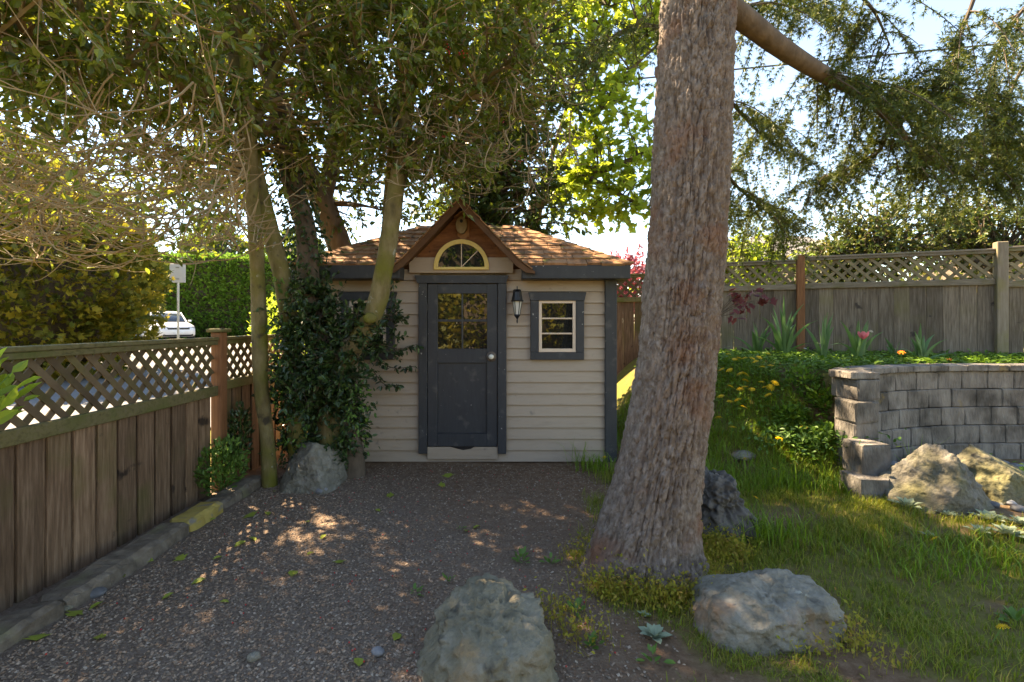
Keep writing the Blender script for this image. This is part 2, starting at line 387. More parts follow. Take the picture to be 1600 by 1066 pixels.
# ------------------------------------------------------------------ terrain
WALLC = np.array([(3.46, 4.80), (3.54, 4.90), (3.72, 5.04), (4.10, 5.22), (4.49, 5.34), (5.0, 5.43), (5.74, 5.45), (6.5, 5.36), (7.3, 5.15)])
WALLP = smooth_path(np.c_[WALLC, np.zeros(len(WALLC))], 300)[:, :2]
def height(x, y):
    x = np.asarray(x, float); y = np.asarray(y, float)
    n = fbm(np.stack([x * 1.3, y * 1.3, x * 0], -1), 3, 5) - .5
    z = .05 * n
    ye = 7.6 - 1.1 * sstep(1.8, 3.0, x)
    z = z + .96 * sstep(4.3, ye, y) * sstep(1.2, 2.5, x) * (1 - .0 * x)
    z = z + .05 * sstep(1.2, 3.0, x) * sstep(2.6, 4.0, y)
    wy = np.interp(x, WALLP[:, 0], WALLP[:, 1], left=4.8, right=5.15)
    back = sstep(.02, .2, y - wy - .05) * (x > 3.44)
    front = (x > 3.44) & (y < wy + .05)
    z = np.where(x > 3.44, np.where(front, .04 + .05 * n, .06 * (1 - back) + back * (1.0 + .06 * n)), z)
    blend = sstep(2.6, 3.44, x) * sstep(4.45, 5.3, y) * (x <= 3.44)
    z = z * (1 - blend) + blend * np.maximum(z, .25 + .72 * sstep(4.5, 6.0, y))
    far = sstep(9.5, 16, y)
    z = np.where(x > -2.9, z * (1 - far) + far * .8, .62 * sstep(6, 25, y) + .04 * n)
    z = np.where((x > -2.9) & (x < 1.3) & (y > 7.4), np.maximum(z, .5 * sstep(7.4, 9.5, y)), z)
    return z

xs = np.concatenate([[-1500, -600, -250, -120, -70, -45, -32, -24], np.arange(-19, -3.2, .6), np.arange(-3.2, 8.2, .068), np.arange(8.3, 16, .7), [18, 24, 34, 50, 80, 150, 300, 700, 1500]])
ys = np.concatenate([[-1500, -600, -200, -80, -40, -20, -12, -8, -5, -3, -1.5, -.3, .5], np.arange(1.0, 10, .068), np.arange(10.2, 34, .7), [36, 42, 52, 70, 110, 200, 400, 800, 1500]])
GX, GY = np.meshgrid(xs, ys); GZ = height(GX, GY)
nx, ny = len(xs), len(ys)
i = np.arange(ny - 1)[:, None] * nx; j = np.arange(nx - 1)[None]
Qg = np.stack([i + j, i + j + 1, i + nx + j + 1, i + nx + j], -1).reshape(-1, 4)
gm = mesh_np('ground', np.stack([GX, GY, GZ], -1), None, Qg, True)
def grass_w(x, y):
    """how much the lawn covers (0 bare earth and gravel, 1 turf)"""
    n = fbm(np.stack([x * 2.2, y * 2.2, x * 0 + 3], -1), 4, 21) - .5
    edge = .75 + .35 * sstep(3.2, 4.6, y) - .25 * sstep(2.2, 3, y) + n * .9
    g = sstep(-.12, .3, x - edge)
    patch = np.exp(-(((x - 2.0) / .5) ** 2 + ((y - 3.85) / .16) ** 2)) + np.exp(-(((x - 3.9) / .9) ** 2 + ((y - 3.55) / .1) ** 2)) * .9
    n2 = fbm(np.stack([x * 3, y * 3, x * 0 + 8], -1), 4, 31)
    g = g * np.clip(1 - patch * 1.1, 0, 1) * sstep(.38, .6, n2 + .14 * sstep(2.7, 3.3, y) + .05 * sstep(1.5, 2.5, x))
    front = np.interp(x, WALLP[:, 0], WALLP[:, 1], left=99, right=5.1)
    g = np.where((x > 3.2) & (y > 3.75) & (y < front), g * .15, g)
    g = np.where((y > 5.1) & (x < 1.3) & (x > -2.9), 0, g)
    return np.where(x < -2.9, 1.0, g)
gw = grass_w(GX, GY).ravel()
gravel = (sstep(.9, .1, GX) * sstep(5.6, 4.6, GY) * (GX > -2.9)).ravel() * np.clip(1.25 - .55 * sstep(-1.6, .3, GX + (fbm(np.stack([GX, GY, GX * 0], -1), 3, 77) - .5) * 2).ravel() - .5 * sstep(3.2, 4.8, GY).ravel(), 0, 1)
ca = gm.color_attributes.new('cover', 'FLOAT_COLOR', 'POINT')
ca.data.foreach_set('color', np.stack([gw, gravel, gw * 0, gw * 0 + 1], -1).astype(np.float32).ravel())
m = bpy.data.materials.new('ground_earth'); m.use_nodes = True; t = m.node_tree; N = t.nodes; L = t.links
b = N['Principled BSDF']; b.inputs['Roughness'].default_value = .95; b.inputs['Specular IOR Level'].default_value = .15
tc = N.new('ShaderNodeTexCoord'); at = N.new('ShaderNodeAttribute'); at.attribute_name = 'cover'
sp = N.new('ShaderNodeSeparateColor'); L.new(at.outputs['Color'], sp.inputs[0])
def ramp(sc, cols, det=8):
    n = N.new('ShaderNodeTexNoise'); n.inputs['Scale'].default_value = sc; n.inputs['Detail'].default_value = det; n.inputs['Roughness'].default_value = .7
    L.new(tc.outputs['Object'], n.inputs[0]); c = N.new('ShaderNodeValToRGB'); e = c.color_ramp.elements
    e[0].position = .3; e[0].color = cols[0]; e[1].position = .7; e[1].color = cols[-1]
    for k in range(1, len(cols) - 1): x = e.new(.3 + .4 * k / (len(cols) - 1)); x.color = cols[k]
    L.new(n.outputs[0], c.inputs[0]); return c.outputs[0], n.outputs[0]
earth, eh = ramp(14, [(.105, .056, .032, 1), (.175, .104, .063, 1), (.25, .158, .102, 1)], 12)
grv, gh = ramp(60, [(.1, .068, .048, 1), (.17, .124, .094, 1), (.25, .195, .155, 1)], 10)
trf, th = ramp(9, [(.11, .075, .03, 1), (.12, .13, .02, 1), (.17, .19, .025, 1)], 10)
def mx(f, a, c):
    q = N.new('ShaderNodeMix'); q.data_type = 'RGBA'; L.new(f, q.inputs[0]); L.new(a, q.inputs[6]); L.new(c, q.inputs[7]); return q.outputs[2]
c1 = mx(sp.outputs[1], earth, grv)
hf = N.new('ShaderNodeMath'); hf.operation = 'MULTIPLY'; L.new(sp.outputs[0], hf.inputs[0]); hf.inputs[1].default_value = .75
L.new(mx(hf.outputs[0], c1, trf), b.inputs['Base Color'])
bp = N.new('ShaderNodeBump'); bp.inputs['Strength'].default_value = .8; bp.inputs['Distance'].default_value = .02
L.new(gh, bp.inputs['Height']); L.new(bp.outputs[0], b.inputs['Normal'])
gm.materials.append(m)
struct(obj('ground', gm, m))

def hit(px, py, lo=1.5, hi=12, dz=0.0):
    """where the view ray of a pixel meets the ground"""
    Y = np.linspace(lo, hi, 1600); X = (px - CX) / F * Y; Z = CAMZ - (py - HY) / F * Y
    k = np.where(Z <= height(X, Y) + dz)[0]
    k = k[0] if len(k) else len(Y) - 1
    return np.array([X[k], Y[k], float(height(X[k], Y[k]))])

# road beyond the left fence, with its painted-free asphalt following the rise
ry = np.arange(1.5, 46, .6)
cx = np.interp(ry, [1.5, 8, 14, 25, 45], [-7.4, -8.2, -10.4, -16.5, -27])
hw = np.interp(ry, [1.5, 8, 14, 25, 45], [3.6, 3.7, 3.9, 4.6, 6])
rv, rq = [], []
for a, (y0, c0, h0) in enumerate(zip(ry, cx, hw)):
    for k in range(7):
        x = c0 - h0 + 2 * h0 * k / 6; rv.append((x, y0, float(height(min(x, -3), y0)) + .035))
for a in range(len(ry) - 1):
    for k in range(6): rq.append((a * 7 + k, a * 7 + k + 1, a * 7 + 8 + k, a * 7 + 7 + k))
struct(obj('road', mesh_np('road', rv, None, rq, True), M['asphalt']))

# ------------------------------------------------------------------ shed
SY, SC = 5.47, 138.94
sx = lambda px: (px - CX) / SC
sz = lambda py: CAMZ - (py - HY) / SC
scx = sx(723); SHW = 1.725; SD = 1.75          # centre, half width, depth
shed = thing('garden_shed', 'beige clapboard garden shed with slate trim, brown shingle roof and pointed gable', 'shed', (scx, SY, 0))
YF = SY + .03
wb = MB()
wb.box((scx, SY + SD / 2 + .03, 1.07), (2 * SHW - .05, SD - .06, 2.12))
wobj('wall', wb, M['siding'], shed)
# clapboards
BH = .1276
def board(x0, x1, z0, z1, y=SY, t0=.006, t1=.03):
    """one clapboard, thicker at its lower edge"""
    V = [(x0, y + .03, z0), (x1, y + .03, z0), (x1, y + .03, z1), (x0, y + .03, z1),
         (x0, y + .03 - t1, z0), (x1, y + .03 - t1, z0), (x1, y + .03 - t0, z1), (x0, y + .03 - t0, z1)]
    Q = [(0, 1, 2, 3), (4, 7, 6, 5), (0, 4, 5, 1), (1, 5, 6, 2), (2, 6, 7, 3), (3, 7, 4, 0)]
    b = MB(); b.add(V, None, [q[::-1] for q in Q]); return b
openings = [(sx(655), sx(791), -1, sz(431)), (sx(829), sx(912), sz(562), sz(457)), (sx(534), sx(617), sz(562), sz(457))]
for k in range(17):
    z0, z1 = k * BH + .002, (k + 1) * BH - .001
    segs = [(scx - SHW + .01, sx(945))]
    for (a, c, lo, hi) in openings:
        if k == 0 and lo < 0: continue
        if z0 < hi - .01 and z1 > lo + .01:
            new = []
            for (p, q) in segs:
                if c <= p or a >= q: new.append((p, q)); continue
                if a > p: new.append((p, a - .002))
                if c < q: new.append((c + .002, q))
            segs = new
    for (p, q) in segs:
        if q - p > .02: wobj('clapboard', board(p, q, z0, z1), M['siding'], shed)
    for s in (-1, 1):      # gable-end clapboards of the two side walls
        x = scx + s * SHW
        V, Q, T = cbox((.02, SD - .1, BH - .003)); V = V + (x + s * .0, SY + SD / 2 + .03, (z0 + z1) / 2)
        wobj('clapboard', MB().add(V, T, Q), M['siding'], shed)
# corner boards
for x0, x1 in ((sx(945), sx(963)), (scx - SHW - .01, scx - SHW + .115)):
    b = MB(); b.box(((x0 + x1) / 2, SY + .0, 1.08), (x1 - x0, .07, 2.14), ch=.004); wobj('corner_board', b, M['trim'], shed)
# sill board under the door with the broken edge
b = MB(); b.box((sx(723), SY - .012, .1), (sx(778) - sx(668), .02, .14), ch=.004); wobj('door_sill', b, M['siding'], shed)
b = MB(); V = [(sx(703), SY - .024, .178), (sx(742), SY - .024, .178), (sx(736), SY - .024, .152), (sx(724), SY - .024, .138), (sx(712), SY - .024, .158)]
b.add(V, [(0, 2, 1), (0, 3, 2), (0, 4, 3)]); wobj('rot_hole', b, M['iron'], shed)
# door casing
for a, c in ((655, 668), (778, 791)):
    b = MB(); b.box(((sx(a) + sx(c)) / 2, SY - .018, (sz(443) + sz(708)) / 2), (sx(c) - sx(a), .05, sz(443) - sz(708)), ch=.004); wobj('door_casing', b, M['trim'], shed)
def header(x0, x1, z0, z1, slant, y, d=.06):
    V = []
    for yy in (y - d / 2, y + d / 2): V += [(x0 + slant, yy, z0), (x1 - slant, yy, z0), (x1, yy, z1), (x0, yy, z1)]
    return MB().add(V, None, [(0, 1, 2, 3), (7, 6, 5, 4), (0, 4, 5, 1), (1, 5, 6, 2), (2, 6, 7, 3), (3, 7, 4, 0)])
wobj('door_header', header(sx(649), sx(795), sz(443) + .001, sz(431), .03, SY - .022, .07), M['trim'], shed)
# door leaf: stiles, rails, sunken panel, panes
dx0, dx1, dz0, dz1 = sx(668) + .006, sx(778) - .006, sz(697), sz(443) - .008
gx0, gx1, gz0, gz1 = sx(684), sx(761), sz(545), sz(459)
px0, px1, pz0, pz1 = sx(688), sx(759), sz(677), sz(567)
door = obj('door', None, None, shed, ((dx0 + dx1) / 2, SY, dz0))
yd = SY - .004
def bx(name, x0, x1, z0, z1, y, d, mat, par, ch=.003):
    b = MB(); b.box(((x0 + x1) / 2, y, (z0 + z1) / 2), (x1 - x0, d, z1 - z0), ch=ch); return wobj(name, b, mat, par)
bx('stile', dx0, gx0, dz0, dz1, yd, .044, M['door'], door)
bx('stile', gx1, dx1, dz0, dz1, yd, .044, M['door'], door)
bx('rail', gx0, gx1, gz1, dz1, yd + .001, .042, M['door'], door)
bx('rail', gx0, gx1, pz1, gz0, yd + .001, .042, M['door'], door)
bx('rail', gx0, gx1, dz0, pz0, yd + .001, .042, M['door'], door)
bx('panel', gx0, gx1, pz0, pz1, yd + .012, .02, M['door'], door)
bx('glazing_bar', (gx0 + gx1) / 2 - .009, (gx0 + gx1) / 2 + .009, gz0, gz1, yd, .03, M['door'], door)
for a, c in ((gx0, (gx0 + gx1) / 2 - .009), ((gx0 + gx1) / 2 + .009, gx1)):
    bx('glazing_bar', a, c, sz(503), sz(499), yd, .028, M['door'], door)
    for lo, hi in ((gz0, sz(503)), (sz(499), gz1)):
        bx('pane', a, c, lo, hi, yd + .012, .006, M['glass'], door, 0)
b = MB(); a = np.linspace(0, np.pi / 2, 6)
def lathe(prof, n=16):
    """profile (r, along -y) turned round y"""
    V = []; Q = []
    for r, yy in prof:
        for k in range(n): V.append((r * math.cos(2 * math.pi * k / n), yy, r * math.sin(2 * math.pi * k / n)))
    for i_ in range(len(prof) - 1):
        for k in range(n): Q.append((i_ * n + k, i_ * n + (k + 1) % n, (i_ + 1) * n + (k + 1) % n, (i_ + 1) * n + k))
    return np.array(V), np.array(Q)
kx, kz = sx(768), sz(557)
V, Q = lathe([(.001, -.012), (.055, -.012), (.055, -.004), (.05, 0)], 20); wobj('knob_plate', MB().add(V + (kx, SY - .026, kz), None, Q), M['rusty'], door, True)
V, Q = lathe([(.001, -.062), (.018, -.06), (.028, -.05), (.03, -.04), (.022, -.028), (.014, -.02), (.014, 0)]); wobj('knob', MB().add(V + (kx, SY - .03, kz), None, Q), M['knob'], door, True)
for z in (sz(480), sz(590), sz(672)):
    b = MB(); b.tube([(dx0 - .003, SY - .03, z - .045), (dx0 - .003, SY - .03, z + .045)], .008, 8); wobj('hinge', b, M['iron'], door)
# windows
def window(c, has_bars=True):
    w_ = obj('window', None, None, shed, (sx(c), SY, sz(562)))
    X0, X1 = sx(c - 41.5), sx(c + 41.5)
    bx('casing', X0, X0 + .09, sz(562) + .085, sz(470), SY - .012, .045, M['trim'], w_)
    bx('casing', X1 - .09, X1, sz(562) + .085, sz(470), SY - .012, .045, M['trim'], w_)
    bx('sill', X0, X1, sz(562), sz(562) + .084, SY - .014, .05, M['trim'], w_)
    wobj('header', header(sx(c - 45), sx(c + 45), sz(470) + .001, sz(457), .022, SY - .016, .06), M['trim'], w_)
    fx0, fx1, fz0, fz1 = X0 + .09, X1 - .09, sz(562) + .084, sz(470)
    bx('sash', fx0 + .001, fx0 + .036, fz0 + .001, fz1, SY - .004, .04, M['cream'], w_)
    bx('sash', fx1 - .036, fx1 - .001, fz0 + .001, fz1, SY - .004, .04, M['cream'], w_)
    bx('sash', fx0 + .036, fx1 - .036, fz1 - .03, fz1, SY - .004, .038, M['cream'], w_)
    bx('sash', fx0 + .036, fx1 - .036, fz0 + .001, fz0 + .04, SY - .004, .038, M['cream'], w_)
    zz = np.linspace(fz0 + .04, fz1 - .03, 4)
    for k in range(3):
        bx('pane', fx0 + .036, fx1 - .036, zz[k], zz[k + 1], SY + .008, .006, M['glass'], w_, 0)
        if k: bx('glazing_bar', fx0 + .036, fx1 - .036, zz[k] - .009, zz[k] + .009, SY - .006, .026, M['cream'], w_)
window(870.5); window(575.5)
# wide board above the door, gable panel and fan window
bx('frieze_board', sx(640), sx(802), sz(427), sz(403), SY - .016, .03, M['siding'], shed)
fx, fz, fr = sx(721.5), sz(418), .262
ply = MB(); zt = 2.83; hwp = zt - sz(403)
ply.add([(scx - hwp, SY + .0, sz(403)), (scx + hwp, SY + .0, sz(403)), (scx, SY + .0, zt), (scx - hwp, SY + .05, sz(403)), (scx + hwp, SY + .05, sz(403)), (scx, SY + .05, zt)],
        [(0, 1, 2), (5, 4, 3)], [(0, 3, 4, 1), (1, 4, 5, 2), (2, 5, 3, 0)])
wobj('gable_panel', ply, M['ply'], shed)
fan = obj('fan_window', None, None, shed, (fx, SY, fz))
def arc_strip(r0, r1, y0, y1, n=24):
    V = []; Q = []
    for k in range(n + 1):
        a = math.pi * k / n
        for r, y in ((r0, y0), (r1, y0), (r1, y1), (r0, y1)): V.append((fx + r * math.cos(a), y, fz + r * math.sin(a)))
    for k in range(n):
        for e in range(4): Q.append((k * 4 + e, k * 4 + (e + 1) % 4, (k + 1) * 4 + (e + 1) % 4, (k + 1) * 4 + e))
    return MB().add(V, None, Q + [(0, 3, 2, 1), (n * 4, n * 4 + 1, n * 4 + 2, n * 4 + 3)])
wobj('arch_frame', arc_strip(fr - .002, fr + .045, SY - .055, SY - .005), M['yellow_frame'], fan)
bx('bottom_rail', fx - fr - .045, fx + fr + .045, fz - .03, fz - .0005, SY - .033, .05, M['yellow_frame'], fan)
pv = [(fx, SY - .034, fz)] + [(fx + fr * math.cos(math.pi * k / 24), SY - .034, fz + fr * math.sin(math.pi * k / 24)) for k in range(25)]
wobj('pane', MB().add(pv, [(0, k + 2, k + 1) for k in range(24)][::1]), M['glass'], fan)
for an in (45, 90):
    b = MB(); a = R(an); b.tube([(fx, SY - .037, fz), (fx + fr * math.cos(a), SY - .037, fz + fr * math.sin(a))], .006, 6); wobj('glazing_bar', b, M['cream'], fan)
# eaves: fascia boxes left and right of the gable
EY, EZ, EH = 5.24, 2.19, 1.85          # front eave line, height, half length
for x0, x1 in ((scx - EH + .02, scx - .66), (scx + .66, scx + EH - .02)):
    b = MB(); b.box(((x0 + x1) / 2, (EY + SY) / 2 + .01, 2.112), (x1 - x0, SY - EY + .03, .145), ch=.006); wobj('fascia', b, M['trim'], shed)
for s in (-1, 1):
    b = MB(); b.box((scx + s * (EH - .04), SY + SD / 2 + .1, 2.111), (.07, SD + .1, .143), ch=.006); wobj('fascia', b, M['trim'], shed)
# main hip roof
RY, RZ, RHL = 6.32, 2.80, .65          # ridge
BYY = 2 * RY - EY
roof = obj('roof', None, None, shed, (scx, RY, EZ))
dk = MB(); zb = .03
dk.add([(scx - EH, EY, EZ - zb), (scx + EH, EY, EZ - zb), (scx + EH, BYY, EZ - zb), (scx - EH, BYY, EZ - zb), (scx - RHL, RY, RZ - zb), (scx + RHL, RY, RZ - zb)],
       [(1, 2, 5), (3, 0, 4)], [(0, 1, 5, 4), (2, 3, 4, 5), (3, 2, 1, 0)])
# open the deck where the gable stands: the front plane is cut to two pieces
GZ, GS = 2.885, 1.02       # gable peak height, slope (dz per dx)
dk = MB()
vly = lambda z: (GZ - .03 - z) / GS
dk.add([(scx - EH, EY, EZ - zb), (scx - vly(EZ), EY, EZ - zb), (scx - .04, RY, RZ - zb), (scx - RHL, RY, RZ - zb),
        (scx + vly(EZ), EY, EZ - zb), (scx + EH, EY, EZ - zb), (scx + RHL, RY, RZ - zb), (scx + .04, RY, RZ - zb),
        (scx + EH, BYY, EZ - zb), (scx - EH, BYY, EZ - zb)],
       [(5, 8, 6), (9, 0, 3)], [(0, 1, 2, 3), (4, 5, 6, 7), (8, 9, 3, 6)])
wobj('roof_deck', dk, M['rake'], roof)
nc = 9
def shingle(p00, p10, p01, p11, nrm, th=.016):
    """one wedge: p00,p10 lower edge, p01,p11 upper edge"""
    p = np.array([p00, p10, p11, p01], float); n = np.asarray(nrm)
    lift = np.array([th, th, .004, .004])[:, None] * n
    V = np.vstack([p - n * .006, p + lift])
    q = MB().add(V, None, [(3, 2, 1, 0), (4, 5, 6, 7), (0, 1, 5, 4), (1, 2, 6, 5), (2, 3, 7, 6), (3, 0, 4, 7)])
    wobj('shingle', q, M['shingle'], roof)
def course_field(origin, udir, vdir, nrm, lo, hi, n, wmin=.15, wmax=.26, ov=.35):
    """lay courses; lo(v)/hi(v) give u-limits at height fraction v"""
    for c in range(n):
        v0, v1 = c / n, min(1.0, (c + 1 + ov) / n)
        v1b = min(1, (c + 1) / n)
        u = lo(v0) + random.uniform(-.1, 0)
        while u < hi(v0) - .01:
            w_ = random.uniform(wmin, wmax); u0, u1 = max(u, lo(v0)), min(u + w_, hi(v0))
            if hi(v0) - u1 < .07: u1 = hi(v0)
            t0, t1 = max(u0, lo(v1)), min(u1, hi(v1))
            u = u1
            if u1 - u0 < .02: continue
            if t1 <= t0: t0 = t1 = min(max((u0 + u1) / 2, lo(v1)), hi(v1)) if lo(v1) < hi(v1) else (lo(v1) + hi(v1)) / 2; t1 = t0 + .004
            dv = random.uniform(-.012, .006); g = .003
            f = lambda uu, vv: origin + udir * uu + vdir * vv
            shingle(f(u0 + g, v0 + dv), f(u1 - g, v0 + dv), f(t0 + g, v1), f(t1 - g, v1), nrm, random.uniform(.014, .024))
            if u1 >= hi(v0) - 1e-6: break
o0 = np.array([scx, EY, EZ]); vd = np.array([0, RY - EY, RZ - EZ]); ud = np.array([1., 0, 0])
nf = unit(np.cross(ud, vd))
ze = lambda v: EZ + v * (RZ - EZ)
course_field(o0, ud, vd, nf, lambda v: -EH + (EH - RHL) * v, lambda v: -max(.02, vly(ze(v))) + .0, nc)
course_field(o0, ud, vd, nf, lambda v: max(.02, vly(ze(v))), lambda v: EH - (EH - RHL) * v, nc)
for s in (-1, 1):
    o1 = np.array([scx + s * EH, RY, EZ]); v1 = np.array([-s * (EH - RHL), 0, RZ - EZ]); u1 = np.array([0, s * 1., 0])
    course_field(o1, u1, v1, unit(np.cross(u1, v1)), lambda v: -(RY - EY) * (1 - v), lambda v: (RY - EY) * (1 - v), nc, .24, .36)
    # hip caps
    a0 = np.array([scx + s * (EH + .015), EY - .015, EZ + .012]); a1 = np.array([scx + s * RHL, RY, RZ + .012]); d = a1 - a0
    for k in range(9):
        c0 = a0 + d * (k / 9); c1 = a0 + d * min(1, (k + 1.25) / 9); e1 = np.array([-s * .1, 0, -.0]) ; e2 = np.array([0, .1, -.0])
        up = np.array([0, 0, .016]); g1 = np.array([-s * .10, .0, -.0]); 
        fr_ = np.array([-s * .115, -.0, .0]) + np.array([0, -.005, -.004]); sd_ = np.array([.005 * s, .115, .006])
        for wing in (fr_, sd_):
            p = np.array([c0 + up, c0 + wing + up * .6, c1 + wing * .9 - up * .2, c1 + up * .2])
            V = np.vstack([p, p - [0, 0, .014]])
            wobj('hip_cap', MB().add(V, None, [(0, 1, 2, 3), (7, 6, 5, 4), (0, 4, 5, 1), (1, 5, 6, 2), (2, 6, 7, 3), (3, 7, 4, 0)]), M['shingle'], roof)
for k in range(6):
    x0 = scx - RHL + 2 * RHL * k / 6
    for s in (-1, 1):
        p = np.array([(x0, RY, RZ + .03), (x0 + 2 * RHL / 6 + .03, RY, RZ + .02), (x0 + 2 * RHL / 6 + .03, RY + s * .1, RZ - .03), (x0, RY + s * .1, RZ - .02)])
        V = np.vstack([p, p - [0, 0, .014]])
        wobj('ridge_cap', MB().add(V, None, [(0, 1, 2, 3), (7, 6, 5, 4), (0, 4, 5, 1), (1, 5, 6, 2), (2, 6, 7, 3), (3, 7, 4, 0)]), M['shingle'], roof)
# gable roof: two slopes with flared feet, rake boards, soffits
GY0 = 5.19
gab = obj('gable_roof', None, None, shed, (scx, GY0, EZ))
for s in (-1, 1):
    prof = [(0, GZ), (.35, GZ - .37), (.60, GZ - .63), (.70, GZ - .72), (.80, GZ - .775)]
    # deck following the profile, running back into the main roof
    V = []; Q = []
    for (a, z) in prof:
        yb = min(RY + .05, EY + (z - EZ) / (RZ - EZ) * (RY - EY) + .12)
        yb = max(yb, GY0 + .12)
        V += [(scx + s * a, GY0 + .01, z), (scx + s * a, yb, z), (scx + s * a, yb, z - .03), (scx + s * a, GY0 + .01, z - .03)]
    for k in range(len(prof) - 1):
        for e in range(4):
            q = (k * 4 + e, k * 4 + (e + 1) % 4, (k + 1) * 4 + (e + 1) % 4, (k + 1) * 4 + e); Q.append(q if s > 0 else q[::-1])
    wobj('roof_slope', MB().add(V, None, Q), M['rake'], gab)
    V = []; Q = []
    for (a, z) in prof:
        t_ = .085 if a < .65 else .085 - (a - .65) * .4
        V += [(scx + s * a, GY0 - .012, z + .004), (scx + s * a, GY0 + .012, z + .004), (scx + s * a, GY0 + .012, z - t_), (scx + s * a, GY0 - .012, z - t_)]
    for k in range(len(prof) - 1):
        for e in range(4):
            q = (k * 4 + e, k * 4 + (e + 1) % 4, (k + 1) * 4 + (e + 1) % 4, (k + 1) * 4 + e); Q.append(q if s > 0 else q[::-1])
    wobj('rake_board', MB().add(V, None, Q + [(0, 3, 2, 1)]), M['rake'], gab)
    for c in range(7):      # shingle courses on the gable slopes
        a0, a1 = .76 - c * .11, .76 - (c + 1.35) * .11
        zf = lambda a: np.interp(a, [q[0] for q in prof], [q[1] for q in prof])
        y = GY0 - .03
        while y < GY0 + 1.0:
            w_ = random.uniform(.16, .26); ymx = EY + (zf(max(a0, .02)) - EZ) / (RZ - EZ) * (RY - EY) + .1
            if y > ymx: break
            a1c = max(a1, .0)
            pts = [(scx + s * a0, y, zf(a0)), (scx + s * a0, y + w_ - .004, zf(a0)), (scx + s * a1c, y, zf(a1c)), (scx + s * a1c, y + w_ - .004, zf(a1c))]
            n = unit(np.array([s * 1.0, 0, 1.0]))
            p = np.array([pts[0], pts[1], pts[3], pts[2]]); lift = np.array([.02, .02, .006, .006])[:, None] * n
            V = np.vstack([p + n * .003, p + lift]); Q = [(3, 2, 1, 0), (4, 5, 6, 7), (0, 1, 5, 4), (1, 2, 6, 5), (2, 3, 7, 6), (3, 0, 4, 7)]
            wobj('shingle', MB().add(V, None, Q if s > 0 else [q[::-1] for q in Q]), M['shingle'], gab)
            y += w_

# birdhouse hung on the gable panel
bxc, bzc = sx(722), sz(354)
bh = thing('birdhouse', 'small wooden birdhouse with round hole hung in the shed gable', 'birdhouse', (bxc, SY - .04, bzc - .17))
a = np.linspace(0, 2 * np.pi, 20, endpoint=False)
def disc(cx_, cz_, rx, rz_, y0, y1):
    V = [(cx_ + rx * math.cos(q), y0, cz_ + rz_ * math.sin(q)) for q in a] + [(cx_ + rx * math.cos(q), y1, cz_ + rz_ * math.sin(q)) for q in a]
    n = len(a); V += [(cx_, y0, cz_)]
    return MB().add(V, [(2 * n, k, (k + 1) % n) for k in range(n)], [(k, k + n, (k + 1) % n + n, (k + 1) % n) for k in range(n)])
bx('back_board', bxc - .05, bxc + .085, bzc - .12, bzc + .08, SY - .012, .02, M['birdwood'], bh)
wobj('front', disc(bxc, bzc, .062, .095, SY - .08, SY - .022), M['birdface'], bh)
wobj('entry_hole', disc(bxc, bzc + .045, .018, .02, SY - .083, SY - .078), M['iron'], bh)
for s in (-1, 1):
    b = MB(); b.box((bxc + s * .038 + .002, SY - .07, bzc + .112), (.1, .1, .01), Euler((0, s * R(38), 0)).to_matrix(), .002); wobj('roof_board', b, M['birdwood'], bh)
b = MB(); b.add([(bxc - .03, SY - .03, bzc - .12), (bxc + .075, SY - .03, bzc - .1), (bxc + .01, SY - .03, bzc - .185), (bxc - .03, SY - .008, bzc - .12), (bxc + .075, SY - .008, bzc - .1), (bxc + .01, SY - .008, bzc - .185)],
                  [(0, 2, 1), (3, 4, 5)], [(0, 1, 4, 3), (1, 2, 5, 4), (2, 0, 3, 5)]); wobj('tail_board', b, M['birdwood'], bh)

# wall lantern
lx, lz = sx(808), sz(478)
ln = thing('wall_lantern', 'black carriage lantern mounted on the siding beside the blue door', 'lantern', (lx, SY - .07, sz(507)))
def zlathe(prof, c, n=12):
    V = []; Q = []
    for r, z in prof:
        for k in range(n): V.append((c[0] + r * math.cos(2 * math.pi * k / n), c[1] + r * math.sin(2 * math.pi * k / n), c[2] + z))
    for i_ in range(len(prof) - 1):
        for k in range(n): Q.append((i_ * n + k, i_ * n + (k + 1) % n, (i_ + 1) * n + (k + 1) % n, (i_ + 1) * n + k))
    return MB().add(V, None, Q)
lc = (lx, SY - .09, lz)
wobj('glass', zlathe([(.028, -.10), (.05, .045)], lc, 6), M['frost'], ln)
wobj('cap', zlathe([(.07, .045), (.072, .055), (.062, .06), (.05, .12), (.045, .15), (.02, .175), (.006, .18), (.006, .21), (.001, .215)], lc), M['iron'], ln)
wobj('base', zlathe([(.001, -.2), (.006, -.19), (.01, -.17), (.006, -.15), (.02, -.13), (.034, -.112), (.03, -.098), (.001, -.098)], lc), M['iron'], ln)
for k in range(6):
    q = 2 * math.pi * k / 6
    b = MB(); b.tube([(lc[0] + .029 * math.cos(q), lc[1] + .029 * math.sin(q), lz - .1), (lc[0] + .053 * math.cos(q), lc[1] + .053 * math.sin(q), lz + .047)], .004, 5); wobj('bar', b, M['iron'], ln)
b = MB(); b.box((lx, SY - .012, lz + .09), (.09, .03, .19), ch=.012); wobj('mounting_plate', b, M['iron'], ln)
b = MB(); b.tube(smooth_path([(lx, SY - .02, lz + .1), (lx, SY - .05, lz + .17), (lx, SY - .09, lz + .17)], 8), .009, 6); wobj('arm', b, M['iron'], ln)

